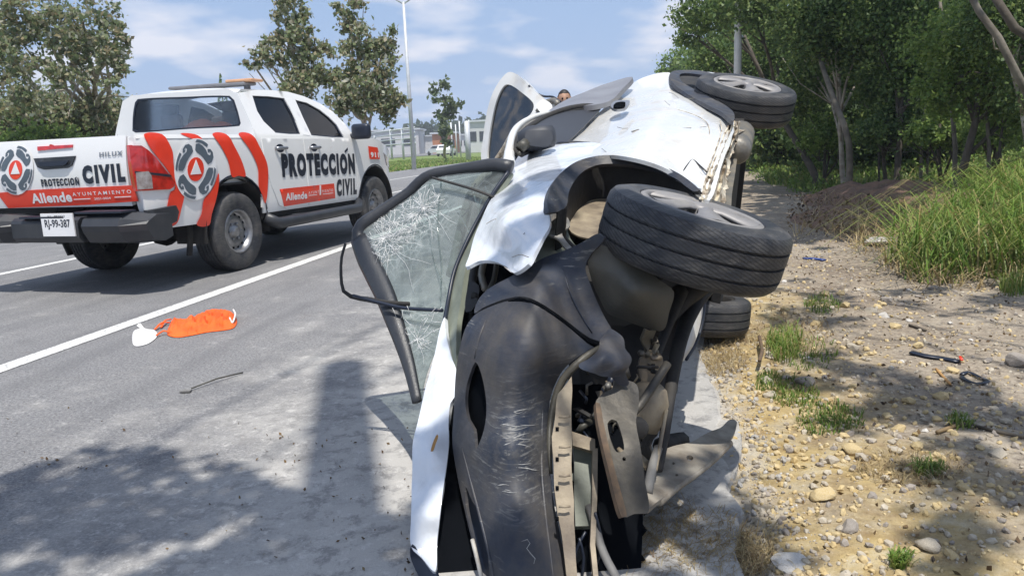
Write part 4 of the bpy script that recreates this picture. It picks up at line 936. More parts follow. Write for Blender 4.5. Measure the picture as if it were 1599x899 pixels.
# rear bumper with step pads
def extr_y(name, prof, y0, y1, mat, parent=truck, taper=0, bev=0):
    n = len(prof); v = []
    ys = [y0, y0+abs(taper) if taper else y0, y1-abs(taper) if taper else y1, y1] if taper else [y0, y1]
    for k, y in enumerate(ys):
        f = .16 if (taper and k in (0, 3)) else 0
        v += [(x+f, y, z-(f*.2)*(z > .6)) for x, z in prof]
    m = len(ys); Fc = [tuple(range(n))[::-1], tuple(range((m-1)*n, m*n))]
    for k in range(m-1): Fc += [(k*n+i, k*n+(i+1) % n, (k+1)*n+(i+1) % n, (k+1)*n+i) for i in range(n)]
    return mk(name, v, Fc, mat, parent, local=True, smooth=False)
bp = [(-1.20, .69), (-1.36, .70), (-1.46, .655), (-1.49, .60), (-1.475, .55), (-1.42, .46), (-1.30, .44), (-1.20, .47)]
b_ = extr_y('rear_bumper', bp, -.98, -.33, M['blackpl'], taper=.14)
extr_y('bumper_end', bp, .33, .98, M['blackpl'], taper=.14, parent=truck)
bc = [(-1.20, .66), (-1.37, .665), (-1.40, .645), (-1.415, .62), (-1.415, .50), (-1.38, .455), (-1.20, .46)]
extr_y('bumper_centre', bc, -.36, .36, M['blackpl'])
side_part('bumper_wrap', [(-1.24, .70), (-.93, .715), (-.90, .66), (-.93, .58), (-1.24, .50)], M['blackpl'], off=.045, thick=.05, step=.08)
MB().box((-1.37, -.62, .708), (.08, .24, .008)).obj('step_pad', M['ink'], b_, local=True, smooth=False)
MB().box((-1.37, .0, .672), (.06, .24, .008)).obj('step_pad', M['ink'], b_, local=True, smooth=False)
pc = TXd(92, 351.5, -1.42); plate = MB().box((-1.424, pc[0], pc[1]), (.006, .17, .095)).obj('licence_plate', M['whitev'], truck, local=True, smooth=False)
def put_text(name, txt, parent, fn, corner, w, h, mat, shear=0, bold=0, both=None, spacing=1, off=.004, slope=0):
    """letters fitted to a w x h rectangle on a surface"""
    V, Fc = text_mesh(txt, 1, 1, shear, bold, spacing); lo, hi = V.min(0), V.max(0); V = (V-lo)/(hi-lo)*np.array([w, h]); V[:, 1] += slope*V[:, 0]/w; V = V+np.array(corner)
    X = fn(V); o = mk(name, X, Fc, mat, parent, local=True, smooth=False); return o
pf = lambda q: np.array([(-1.4315, -y, z) for y, z in q])   # y mirrored: reading direction runs to -y
put_text('plate_lettering', 'RJ-99-387', plate, pf, (-pc[0]-.135, pc[1]-.04), .27, .085, M['ink'], bold=.02)
put_text('plate_lettering', 'N.L.  MEXICO', plate, pf, (-pc[0]-.09, pc[1]+.062), .18, .018, M['ink'])
tfl = lambda off: (lambda q: np.array([(tgx(z)-off, -y, z) for y, z in q]))
sfl = lambda off: side_fn(off)
def rect_px(fn_, a, b, c, d):  # a..b baseline ends, top left
    return
def tcoord(px, py): y, z = TXd(px, py, -1.24); return -y, z
# tailgate lettering
def tbox(x0, y0, x1, y1):   # left bottom px, right top px
    a = tcoord(x0, y0); b = tcoord(x1, y1); return a, b[0]-a[0], b[1]-a[1]
def ttext(name, txt, lb, lt, rb, mat, **k):
    a = tcoord(*lb); c = tcoord(*lt); b = tcoord(*rb); return put_text(name, txt, truck, tfl(.0058 if mat is not M['whitev'] else .0066), a, b[0]-a[0], c[1]-a[1], mat, slope=b[1]-a[1], **k)
lb_ = [TXd(*p, -1.24) for p in ((-6, 302), (54, 297), (208, 290), (213, 315), (130, 321), (8, 326))]
map_panel('red_band', lb_, tf(.004), M['red'], truck, .06, .003, [], False, True, facing=(1, 0, 0))
ttext('lettering', 'PROTECCION', (65, 292.5), (65.5, 280.5), (124.5, 290), M['ink'], bold=.06, shear=.05, spacing=1.25)
map_panel('lettering', [TXd(*p, -1.24) for p in ((116.5, 279), (119.5, 276.6), (120, 278.4), (117.5, 280))], tf(.006), M['ink'], truck, .1, .002, [], False, True, facing=(1, 0, 0))
ttext('lettering', 'CIVIL', (131, 288.5), (132, 259), (197, 285), M['ink'], bold=.075, shear=.06, spacing=1.35)
ttext('lettering', 'Allende', (48, 319), (49, 303), (111, 316), M['whitev'], bold=.035, spacing=1.08)
ttext('lettering', 'AYUNTAMIENTO', (112, 307), (112, 301.5), (204, 302.5), M['whitev'], spacing=1.5, bold=.01)
ttext('lettering', '2021-2024', (145, 313), (145, 309.7), (171, 311.5), M['whitev'], bold=.02)
ttext('badge', 'HILUX', (155, 246), (155, 238.5), (192, 243.5), M['chrome'], bold=.04, shear=.1, spacing=1.3)
def trule(x0, y0, x1, y1): map_panel('lettering', [TXd(*p, -1.24) for p in ((x0, y0), (x1, y1), (x1, y1-1.3), (x0, y0-1.3))], tf(.008), M['whitev'], truck, .1, .002, [], False, True, facing=(1, 0, 0))
trule(113, 313, 139, 311.8); trule(177, 309.5, 203, 308.3)
# side lettering and stripes
def stext(name, txt, lb, lt, rb, mat, **k):
    a = TSd(*lb); c = TSd(*lt); b = TSd(*rb); return put_text(name, txt, truck, side_fn(.0118 if mat is M['ink'] else .0128), a, b[0]-a[0], c[1]-a[1], mat, slope=b[1]-a[1], **k)
def spx(name, pts, mat, off=.012, sm_=False, step=.04, holes=(), th=.002): return side_part(name, [TSd(*p) for p in pts], mat, off=off, thick=th, step=step, both=False, sm_=sm_, holes=[[TSd(*p) for p in h] for h in holes])
stext('lettering', 'PROTECCION', (440.3, 278), (441.5, 239.5), (555, 272.4), M['ink'], bold=.075, shear=.08, spacing=1.28)
spx('lettering', [(537, 237), (542, 231), (542.5, 235), (538.5, 239)], M['ink'])
stext('lettering', 'CIVIL', (525.2, 307.7), (525.5, 280.5), (556.5, 304), M['ink'], bold=.07, shear=.05, spacing=1.35)
spx('red_band', [(436, 296), (521, 287), (523, 310), (443, 323)], M['red'], off=.0098)
stext('lettering', 'Allende', (445.3, 314), (446, 302), (478.7, 310.8), M['whitev'], bold=.035, spacing=1.08)
stext('lettering', 'AYUNTAMIENTO', (481, 304), (481, 299.5), (519, 299.5), M['whitev'], spacing=1.4)
spx('lettering', [(481, 306.4), (494, 305), (494, 304.2), (481, 305.4)], M['whitev'], off=.015); spx('lettering', [(503, 304.2), (519, 302.4), (519, 301.6), (503, 303.3)], M['whitev'], off=.015)
spx('lettering', [(498, 290), (500, 290), (500, 305), (498, 305)], M['whitev'], off=.015)
spx('red_band', [(574.5, 229), (589, 231), (593, 249), (577, 249)], M['red'], off=.01)
stext('lettering', '911', (578.5, 246.5), (578.5, 238), (591, 247), M['whitev'], bold=.05, spacing=1.2)
for pts in ([(224, 210), (252, 210), (262, 222), (269, 238), (270, 255), (273, 275), (280, 295), (287, 302), (283, 325), (274, 351), (254, 351), (260, 325), (266, 300), (272, 297), (272, 285), (258, 262), (246, 247), (232, 228)],
            [(281, 209), (303, 210), (314, 216), (320, 229), (310, 222), (296, 216)],
            [(331, 210), (352, 210), (366, 230), (378, 255), (383, 276), (372, 275), (362, 277), (356, 252), (345, 230)],
            [(372, 210), (391, 210), (405, 230), (417, 258), (418, 285), (414, 318), (409, 305), (404, 292), (402, 262), (390, 235)],
            [(341, 271), (341, 290), (336, 315), (330, 335), (326, 352), (307, 352), (314, 335), (318, 312), (328, 300), (336, 285)]):
    spx('red_stripe', pts, M['red'], off=.009 if pts[0][0] < 300 else .009, sm_=True, step=.035)
def emblem(fn_map, cpx, rx, ry, tilt, put):
    """ring of four hooked grey scrolls around an orange disc with a white triangle"""
    cx, cy = cpx
    def pt(a, r): a = math.radians(a); return (cx+rx*r*math.cos(a), cy-ry*r*math.sin(a)+tilt*rx*r*math.cos(a))
    put([pt(a, 1.03) for a in range(0, 360, 12)], M['whitev'], 0)
    for k in range(4):
        a0 = 90*k+12
        ol = [pt(a0, .62), pt(a0+2, .80), pt(a0+10, .93), pt(a0+20, .98), pt(a0+30, .95), pt(a0+36, .86), pt(a0+31, .80), pt(a0+25, .84), pt(a0+28, .88), pt(a0+22, .90), pt(a0+19, .82), pt(a0+26, .75), pt(a0+40, .80), pt(a0+55, .84), pt(a0+68, .86), pt(a0+78, .84), pt(a0+80, .64), pt(a0+70, .55), pt(a0+50, .52), pt(a0+30, .52), pt(a0+12, .55)]
        put(ol, M['emblem'], 1)
        put([pt(a0+40, .89), pt(a0+41, .99)]+[pt(a, .99) for a in range(a0+47, a0+76, 7)]+[pt(a0+79, .91), pt(a0+60, .90)], M['emblem'], 1)
    put([pt(a, .40) for a in range(0, 360, 20)], M['red'], 1)
    put([pt(90, .32), pt(212, .31), pt(328, .31)], M['whitev'], 2)
emblem(None, (304, 265), 32, 47, -.08, lambda pts, m, lv: spx('emblem', pts, m, off=.013+.003*lv, step=.03))
emblem(None, (25.5, 266), 26.5, 38, -.06, lambda pts, m, lv: map_panel('emblem', [TXd(*p, -1.24) for p in pts], tf(.008+.003*lv), m, truck, .03, .002, [], False, True, facing=(1, 0, 0)))
# door handles, mirror, step bar, fuel flap
for p in ((437, 232), (490, 231)):
    x, z = TSd(*p); h_ = MB().tube([(x-.10, -ysd(x, z)-.01, z), (x-.07, -ysd(x, z)-.045, z), (x+.07, -ysd(x, z)-.045, z), (x+.10, -ysd(x, z)-.01, z)], .018, 8).obj('door_handle', M['chrome'], truck, local=True)
    side_part('recess_shade', arc(x, z, .075, 0, 340, 12, .045), M['ink'], off=.0085, thick=.002, step=.05, both=False, parent=h_)  # flat dark oval on the door paints the shade of a recess
x, z = TSd(545, 208)
for s in (-1, 1):
    mm = MB().box((x+.03, s*(ysd(x, z)+.16), z+.01), (.055, .125, .095)); q = mm.obj('mirror', M['ink'], truck, local=True); md = q.modifiers.new('soft', 'BEVEL'); md.width = .045; md.segments = 4
    MB().tube([(x+.05, s*(ysd(x, z)-.03), z-.05), (x+.03, s*(ysd(x, z)+.10), z-.03)], .035, 8).obj('mirror_arm', M['ink'], q, local=True)
    MB().tube([(.42, s*.88, .47), (.55, s*.95, .40), (2.30, s*.95, .40), (2.42, s*.88, .47)], .062, 10).obj('running_board', M['blackpl'], truck, local=True)
    MB().box((1.42, s*.90, .435), (.78, .08, .012)).obj('step_pad', M['ink'], truck, local=True, smooth=False)
    for xx in (.7, 2.1): MB().tube([(xx, s*.92, .40), (xx, s*.6, .50)], .03, 6).obj('bracket', M['under'], truck, local=True)
    side_part('sill', [(.40, .54), (.40, .46), (2.42, .44), (2.42, .54)], M['under'], off=-.02, thick=.03, step=.2) if s == 1 else None
# underbody
MB().box((1.1, 0, .52), (2.25, .36, .08)).box((-.9, 0, .58), (.35, .78, .05)).box((1.4, 0, .60), (1.0, .84, .04)).box((2.9, 0, .75), (.55, .55, .25)).obj('chassis', M['under'], truck, local=True, smooth=False)
MB().tube([(WX0, -.72, .39), (WX0, .72, .39)], .055, 10).lathe([(0, -.15), (.12, -.1), (.15, 0), (.12, .1), (0, .15)], (WX0, .0, .39), (1, 0, 0), 14).obj('rear_axle', M['under'], truck, local=True)
for s in (-1, 1): MB().tube([(WX0-.65, s*.52, .60), (WX0, s*.52, .46), (WX0+.7, s*.52, .55)], .035, 6).obj('leaf_spring', M['under'], truck, local=True)
for s, x0 in ((-1, WX0), (1, WX0), (-1, WX1), (1, WX1)):   # wheel housings
    v = []; nn = 16
    for i in range(nn+1):
        a = math.radians(-10+200*i/nn); v += [(x0+.49*math.cos(a), s*.90, .41+.49*math.sin(a)), (x0+.49*math.cos(a), s*.55, .41+.49*math.sin(a))]
    mk('wheel_housing', v, [(2*i, 2*i+1, 2*i+3, 2*i+2) for i in range(nn)]+[tuple(range(1, 2*nn+3, 2))], M['under'], truck, local=True)
side_part('mud_flap', [(-.62, .62), (-.56, .62), (-.52, .22), (-.58, .22)], M['under'], off=-.1, thick=.02, step=.2)
# wheels
def truck_wheel(x, s):
    y = s*.77; t = MB()
    prof = [(.22, -.115), (.27, -.13), (.345, -.128), (.375, -.112), (.385, -.085)]
    for g in (-.055, -.018, .018, .055): prof += [(.388, g-.012), (.376, g-.007), (.376, g+.007), (.388, g+.012)]
    prof += [(.385, .085), (.375, .112), (.345, .128), (.27, .13), (.22, .115)]
    w = empty_part('wheel', truck, (x, y, .385)); t.lathe(prof, (x, y, .385), (0, s, 0), 44); to = t.obj('tyre', M['tyretruck'], w, local=True); tread_uv(to, 44, prof, .128, .37)
    r = MB().lathe([(.225, -.10), (.222, .10), (.215, .118), (.200, .118), (.192, .07), (.175, .045), (.145, .062), (.118, .072), (.085, .055), (.060, .055), (.055, .085), (.030, .095), (0, .095)], (x, y, .385), (0, s, 0), 40)
    ro = r.obj('rim', M['steel'], w, local=True)
    h = MB()
    for k in range(14):
        a = 2*math.pi*k/14; h.lathe([(0, .0), (.0155, .0), (.0155, .006), (0, .006)], (x+.160*math.cos(a), y+s*.0515, .385+.160*math.sin(a)), (0, s, 0), 8)
    h.obj('vent_hole_shade', M['darkhole'], w, local=True)  # black discs on the rim paint in the dark of its holes
    b = MB()
    for k in range(6):
        a = 2*math.pi*k/6; b.lathe([(0, .0), (.012, .0), (.012, .02), (0, .02)], (x+.082*math.cos(a), y+s*.056, .385+.082*math.sin(a)), (0, s, 0), 6)
    b.obj('wheel_nuts', M['chrome'], w, local=True)
def empty_part(name, parent, loc):
    o = bpy.data.objects.new(name, None); COL.objects.link(o); o.parent = parent; o.empty_display_size = .1; WM[o.name] = wmat(parent); return o
for x in (WX0, WX1):
    for s in (-1, 1): truck_wheel(x, s)
# seats and steering wheel seen through the glass
for (x, y) in ((1.55, -.36), (1.55, .36), (.75, -.40), (.75, .40), (.75, 0)):
    st_ = MB().box((x, y, 1.12), (.07, .24, .28)).obj('seat_back', M['seat'], truck, local=True, smooth=False)
    md = st_.modifiers.new('soft', 'BEVEL'); md.width = .05; md.segments = 3
    if y: 
        hh = MB().box((x-.02, y, 1.49), (.05, .125, .095)).obj('headrest', M['seat'], truck, local=True, smooth=False); md = hh.modifiers.new('soft', 'BEVEL'); md.width = .035; md.segments = 3
MB().box((2.25, 0, 1.17), (.2, .78, .09)).obj('dashboard', M['seat'], truck, local=True, smooth=False)
MB().lathe([(.17, .0), (.185, .015), (.2, 0), (.185, -.015)], (2.0, .36, 1.22), (-1, 0, .5), 20, closed=True).obj('steering_wheel', M['ink'], truck, local=True)
# roof rack with warning beacon
def tlz(px, py, z):
    d = tl(px, py); t = (z-TA[2])/d[2]; return TA+t*d
rk_ = MB()
for yy in (-.52, .52): rk_.tube([(.55, yy, 1.86), (1.35, yy, 1.88)], .018, 8)
for xx in (.65, 1.25): rk_.tube([(xx, -.56, 1.85), (xx, .56, 1.85)], .016, 8)
for xx in (.65, 1.25):
    for yy in (-.52, .52): rk_.tube([(xx, yy, 1.76), (xx, yy, 1.86)], .02, 6)
lbo = MB().box((.95, 0, 1.875), (.11, .50, .018)).box((.95, -.45, 1.84), (.03, .03, .05)).box((.95, .45, 1.84), (.03, .03, .05)).obj('light_bar', M['roofgrey'], truck, local=True, smooth=False); md = lbo.modifiers.new('soft', 'BEVEL'); md.width = .02; md.segments = 2
am = MB().box((.95, -.42, 1.905), (.11, .17, .016)).obj('amber_lens', M['amber'], lbo, local=True, smooth=False); md = am.modifiers.new('soft', 'BEVEL'); md.width = .018; md.segments = 2
# headlamp
side_part('headlight', [(3.28, 1.07), (3.5, .98), (3.56, .86), (3.40, .90)], M['clearlens'], off=.01, thick=.03, step=.08)
# orange vest on the parcel shelf (rests on the rear seat)
bm_ = MB(); rs = np.random.RandomState(4)
wvM = wmat(truck); Vv = []
gx, gy = 12, 16
for i in range(gx):
    for j in range(gy):
        u, v = i/(gx-1), j/(gy-1); Vv.append(wvM@Vector((.56+.22*u, -.42+.60*v, 1.40+.075*math.sin(math.pi*u)*math.sin(math.pi*v)**.6*(1+.5*math.sin(9*v+3*u))+.012*noise.noise(Vector((u*5, v*7, 1))))))
o = mk('safety_vest', [tuple(v) for v in Vv], [(i*gy+j, i*gy+j+1, (i+1)*gy+j+1, (i+1)*gy+j) for i in range(gx-1) for j in range(gy-1)], M['orange'], solid=.02)
tagp(o, 'orange high visibility vest crumpled behind the rear window of the pickup', 'vest')
#PART4
# ================================================================== OVERTURNED CAR
RL = P(1165, 140, 4.56); FL = P(1100, 340, 2.39); RR = P(1095, 487, 4.5)
cf = (FL-RL)/np.linalg.norm(FL-RL); cl = RL-P(1120, 487, 4.45); cl = cl-(cl@cf)*cf; cl /= np.linalg.norm(cl); cu = np.cross(cf, cl)
def CL(f, u, l): return RL+f*cf+u*cu+l*cl
def dpl(px, py, axis, val):
    d = ray(px, py); return ((RL+val*axis-CAMC)@axis)/(d@axis)
dl = lambda x, y, v=0: (x, y, dpl(x, y, cl, v))
df = lambda x, y, v: (x, y, dpl(x, y, cf, v))
wreck = empty('wrecked_car', (.75, 3.2, 0), label='crushed white hatchback lying on its side at the edge of the asphalt', cat='car')
def tubepx(name, pts, r, mat, parent=wreck, n=8, flat=None, fd=None, step=.03):
    q = smooth_loop([P(*p) for p in pts], step, False); k = len(q)
    rr = r if not hasattr(r, '__len__') else list(np.interp(np.linspace(0, 1, k), np.linspace(0, 1, len(r)), r))
    return MB().tube(q, rr, n, flat=flat, flatdir=fd).obj(name, mat, parent)
# --- side of the car that now faces the sky
door_ol = [(868, 229), (892, 216), (912, 196), (935, 178), (960, 153), (986, 131), (1012, 119), (1046, 113.5), (1053, 122), (1070, 133), (1096, 150), (1125, 166), (1143, 182), (1147, 198), (1141, 222), (1131, 250), (1120, 285), (1108, 313), (1088, 297), (1063, 276), (1030, 258), (990, 247), (940, 242), (900, 243)]
handle = [(954, 166), (959, 159), (971, 157), (984, 158), (982, 164), (976, 170), (960, 171)]
px_panel('body_side', door_ol, [dl(1046, 114, -.05), dl(1143, 185, -.02), dl(1108, 313, 0), dl(985, 131, -.10), dl(870, 229, -.10), dl(912, 196, -.12), dl(1020, 190, .02), dl(950, 225, .0), dl(1060, 250, .015), dl(900, 243, -.04), dl(1110, 230, .012)], M['wreckwhite'], wreck, step=8, thick=.015, amp=.006, nscale=5)
bs = bpy.data.objects['body_side']
px_panel('door_handle', handle, [(a, b, dl(a, b, .012)[2]) for a, b in handle], M['chrome'], bs, step=4, thick=.012)
px_panel('recess_shade', [(958, 168), (962, 161), (977, 160), (975, 167)], [(a, b, dl(a, b, .019)[2]) for a, b in ((958, 168), (962, 161), (977, 160), (975, 167), (968, 164))], M['darkhole'], bs, step=4, thick=.004)  # black patch on the handle paints in the recess shade
def seam(name, pts, lo, w, mat, parent, off=.0):
    tubepx(name, [dl(x, y, lo) for x, y in pts], w, mat, parent, 6)
seam('panel_gap', [(845, 229), (868, 224), (895, 222), (927, 224)], -.055, .0045, M['ink'], bs)
seam('panel_gap', [(1066, 270), (1074, 258), (1082, 250), (1092, 258), (1104, 269)], .008, .0035, M['under'], bs)
seam('body_crease', [(1060, 172), (1085, 180), (1104, 192), (1108, 210), (1098, 235), (1083, 252)], .008, .0022, M['cream'], bs)
seam('body_crease', [(1056, 201), (1080, 201)], .012, .003, M['greymetal'], bs)
seam('body_crease', [(1125, 190), (1127, 205), (1118, 235), (1104, 268)], .010, .003, M['cream'], bs)
seam('body_crease', [(987, 206), (998, 203)], .018, .003, M['greymetal'], bs)
fen_ol = [(727, 420), (731, 402), (741, 373), (757, 342), (775, 305), (788, 282), (800, 266), (803, 250), (810, 235), (822, 228), (845, 229), (885, 226), (927, 225), (972, 236), (1018, 248), (1062, 268), (1094, 296), (1080, 290), (1052, 274), (1015, 258), (975, 249), (935, 246), (903, 253), (880, 268), (865, 290), (857, 320), (857, 352), (846, 374), (836, 396), (827, 415), (804, 430), (790, 420), (770, 411), (748, 410)]
px_panel('front_wing', fen_ol, [dl(727, 420, -.22), dl(757, 342, -.15), dl(788, 282, -.11), dl(803, 250, -.10), dl(845, 229, -.07), dl(927, 225, -.03), dl(1094, 296, .01), dl(1018, 248, .005), dl(935, 246, .012), dl(880, 268, .01), dl(857, 320, .0), dl(857, 352, -.02), dl(827, 415, -.08), dl(804, 430, -.13), dl(790, 350, -.06), dl(830, 300, -.02), dl(840, 250, -.04), dl(770, 390, -.16)], M['wreckshadewhite'], wreck, step=7, thick=.012, amp=.012, nscale=3.4)
rs = np.random.RandomState(44)
for _ in range(16):
    x, y = 930+rs.rand()*170, 140+rs.rand()*130
    if not inside(door_ol, np.array([[x, y]]))[0] or not inside(door_ol, np.array([[x+26, y+8]]))[0]: continue
    a = rs.randn()*.4+.3; L = 6+rs.rand()*20; seam('scratch', [(x, y), (x+L*.5*math.cos(a), y+L*.5*math.sin(a)+rs.randn()), (x+L*math.cos(a), y+L*math.sin(a))], .015, .0012, M['greymetal'], bs)
# wheel arch flare
arch_out = [(858, 331), (855, 312), (862, 290), (880, 267), (905, 251), (940, 243.5), (980, 246), (1020, 255), (1060, 271), (1093, 297)]
arch_in = [(1083, 299), (1053, 278), (1013, 264), (972, 257), (937, 257.5), (913, 267), (899, 281), (889, 300), (885, 322), (872, 331)]
px_panel('arch_flare', arch_out+arch_in, [dl(*p, .028) for p in arch_out]+[dl(*p, .016-.004*i) for i, p in enumerate(arch_in)], M['bumper'], wreck, step=6, thick=.018)
# liner: arch inner rim swept down into the well
V = []; q = smooth_loop([P(*dl(*p, -.02)) for p in arch_in], .03, False)
for p in q: V += [p, p-cl*.10+.02*cf, p-cl*.26]
k = len(q); mk('wheel_arch_liner', V, [(3*i+j, 3*i+3+j, 3*i+4+j, 3*i+1+j) for i in range(k-1) for j in (0, 1)], M['under'], wreck, solid=.006)
px_panel('inner_wing', [(884, 335), (895, 300), (930, 270), (1000, 268), (1100, 300), (1110, 360), (1060, 420), (1000, 440), (930, 440), (888, 420)], [(a, b, dl(a, b, -.27)[2]) for a, b in ((884, 335), (930, 270), (1100, 300), (1060, 420), (930, 440), (990, 350))], M['under'], wreck, step=14, thick=.01, amp=.02)
px_panel('inner_wing_flange', [(888, 357), (900, 330), (925, 314), (950, 312), (945, 345), (938, 372), (920, 372), (900, 368)], [(a, b, dl(a, b, -.16)[2]) for a, b in ((888, 357), (925, 314), (950, 312), (938, 372), (900, 368))], M['beige'], wreck, step=7, thick=.006, amp=.008)
px_panel('inner_wing_flange', [(858, 352), (880, 350), (890, 372), (905, 388), (880, 400), (850, 412), (836, 408), (846, 380)], [(a, b, dl(a, b, -.15)[2]) for a, b in ((858, 352), (890, 372), (905, 388), (850, 412), (836, 408))], M['cowl'], wreck, step=7, thick=.006, amp=.012)
px_panel('torn_bracket', [(862, 345), (884, 338), (890, 352), (878, 362), (884, 378), (896, 392), (882, 388), (868, 372), (856, 366)], [(a, b, dl(a, b, -.10)[2]) for a, b in ((862, 345), (884, 338), (896, 392), (868, 372), (856, 366))], M['dustmetal'], wreck, step=5, thick=.006, amp=.006)
tubepx('wing_stay', [dl(850, 356, -.13), dl(838, 384, -.14), dl(826, 420, -.16)], .014, M['under'])
tubepx('wing_stay', [dl(868, 358, -.13), dl(885, 378, -.14), dl(915, 405, -.16)], .012, M['under'])
# --- wheels
def wreck_wheel(name, c, ax, scale=1.0, inner=False, label=None):
    ax = np.array(ax, float); ax /= np.linalg.norm(ax); w = empty_part('wheel', wreck, (0, 0, 0))
    if label: w['label'] = label
    R = .30*scale; hw = .092*scale; d = 2*hw
    prof = [(.195*scale, -hw+.012), (.205*scale, -hw-.004), (.25*scale, -hw-.010), (.280*scale, -hw-.002), (.294*scale, -hw+.014)]
    for g in (-.048, -.002, .044): prof += [(R-.001, g*scale-.006), (R-.010, g*scale-.004), (R-.010, g*scale+.002), (R, g*scale+.004)]
    prof += [(.296*scale, hw-.018), (.285*scale, hw-.002), (.25*scale, hw+.010), (.205*scale, hw+.006), (.195*scale, hw-.010)]
    cc = c-ax*hw
    tread_uv(MB().lathe(prof, cc, ax, 72).obj('tyre', M['tyre'], w, sharp=35), 72, prof, hw, .284*scale)
    if not inner:
        rim = MB().lathe([(.20*scale, -hw), (.20*scale, hw-.006), (.192*scale, hw+.004), (.180*scale, hw-.006), (.176*scale, hw-.030), (.05*scale, hw-.045), (0, hw-.045)], cc, ax, 48).obj('rim', M['under'], w)
        a = np.cross(ax, [0, 1, 0]); a /= np.linalg.norm(a); b = np.cross(ax, a); sp_ = MB()
        ringp = MB().lathe([(.178*scale, hw-.02), (.176*scale, hw+.004), (.192*scale, hw+.008), (.200*scale, hw+.003)], cc, ax, 48)
        for k in range(5):
            t0 = 2*math.pi*k/5+.35; v = []
            for rr, wd, z in ((.03, .60, hw+.010), (.07, .42, hw+.014), (.12, .36, hw+.008), (.168, .40, hw+.004), (.185, .44, hw+.003)):
                for s in (-1, 0, 1):
                    wang = wd*(1.3 if rr < .05 else 1); v.append(cc+ax*(z+(.006 if s == 0 else -.004))+scale*rr*(math.cos(t0+s*wang)*a+math.sin(t0+s*wang)*b))
            n0 = len(v); v += [p-ax*.012 for p in v]
            f = [(3*i+j, 3*i+j+1, 3*i+j+4, 3*i+j+3) for i in range(4) for j in (0, 1)]; f += [tuple(x+n0 for x in g[::-1]) for g in f]
            f += [(3*i, 3*i+3, 3*i+3+n0, 3*i+n0) for i in range(4)]+[(3*i+2, 3*i+2+n0, 3*i+5+n0, 3*i+5) for i in range(4)]
            sp_.add(v, f)
        sp_.lathe([(.0, hw+.020), (.028, hw+.019), (.04, hw+.010), (.045, hw-.02)], cc, ax, 20)
        sp_.add(ringp.v, ringp.f); sp_.obj('hubcap', M['alloy'], w)
    else:
        MB().lathe([(.20*scale, -hw), (.20*scale, hw-.006), (.192*scale, hw+.004), (.180*scale, hw-.006), (.17*scale, hw-.06), (.16*scale, -hw+.03), (0, -hw+.03)], cc, ax, 40).obj('rim', M['under'], w)
        MB().lathe([(0, hw-.02), (.09, hw-.03), (.115, hw-.05), (.12, -.03), (0, -.03)], cc, ax, 24).obj('brake_drum', M['greymetal'], w)
    return w
wreck_wheel('front', P(1096, 328, 2.42), (.27, -.115, .93), label='large dusty front wheel, nearest the camera')
wreck_wheel('rear', P(1167, 133, 4.56), (.13, -.28, .89), label='rear wheel raised in the air at the top')
wreck_wheel('rear2', P(1093, 463, 4.50), (.10, .03, .95), inner=True, label='rear wheel resting on the ground, inner side up')
# arch trim of the rear wheel
ra_o = [(1047, 119), (1054, 112.5), (1075, 110.5), (1095, 112)]
px_panel('arch_flare', [(1046, 117), (1052, 111.5), (1075, 110), (1100, 112), (1122, 119), (1100, 118), (1075, 115), (1062, 117), (1064, 127), (1085, 140), (1110, 153), (1135, 166), (1147, 178), (1146, 190), (1128, 176), (1100, 162), (1070, 145), (1051, 130)], [dl(1046, 117, -.02), dl(1100, 112, -.05), dl(1064, 127, -.04), dl(1110, 153, -.01), dl(1147, 178, -.0), dl(1051, 130, .0), dl(1100, 160, .01)], M['bumper'], wreck, step=5, thick=.02)
px_panel('wheel_arch_liner', [(1056, 114), (1100, 114), (1130, 122), (1150, 180), (1140, 186), (1110, 165), (1070, 142)], [(a, b, dl(a, b, -.16)[2]) for a, b in ((1056, 114), (1130, 122), (1150, 180), (1070, 142))], M['under'], wreck, step=8, thick=.01)
px_panel('rear_quarter', [(1078, 113), (1100, 112.5), (1126, 117), (1140, 125), (1120, 124), (1095, 119)], [(a, b, dl(a, b, -.10)[2]+.55) for a, b in ((1078, 113), (1100, 112.5), (1140, 125), (1095, 119))], M['wreckwhite'], wreck, step=5, thick=.01)
# crushed sill
sl_c = [((1141, 186), (1157, 192)), ((1137, 200), (1158, 206)), ((1131, 215), (1152, 219)), ((1125, 230), (1146, 233)), ((1119, 245), (1141, 250)), ((1113, 258), (1139, 266)), ((1108, 270), (1137, 282)), ((1103, 283), (1134, 298)), ((1099, 297), (1131, 314)), ((1094, 311), (1124, 328))]
rs = np.random.RandomState(31); V = []; q0 = smooth_loop([np.array(a_) for a_, b_ in sl_c], 4.5, False); q1 = smooth_loop([np.array(b_) for a_, b_ in sl_c], 4.5, False); nq = min(len(q0), len(q1)); NC = 9
for i in range(nq):
    for j in range(NC):
        u = j/(NC-1); p = q0[i]*(1-u)+q1[i]*u; l = .004-.11*u**1.6+(.014*(-1)**j+.006*rs.randn())*(0 < j < NC-1); p = p+rs.randn(2)*(.6 if j < NC-1 else 2.2); V.append(P(p[0], p[1], dpl(p[0], p[1], cl, l)))
mk('sill', V, [(i*NC+j, i*NC+j+1, (i+1)*NC+j+1, (i+1)*NC+j) for i in range(nq-1) for j in range(NC-1)], M['cream'], wreck, solid=-.006)
px_panel('underbody_rail', [(1140, 222), (1152, 224), (1150, 260), (1144, 300), (1139, 345), (1130, 345), (1126, 320), (1132, 290), (1138, 250)], [(a, b, dl(a, b, -.2)[2]) for a, b in ((1140, 222), (1152, 224), (1139, 345), (1126, 320))], M['greymetal'], wreck, step=8, thick=.03)
MB().lathe([(0, -.25), (.06, -.25), (.075, -.2), (.075, .2), (.06, .25), (0, .25)], P(1154, 222, 4.1), cf, 18).obj('silencer', M['greymetal'], wreck)
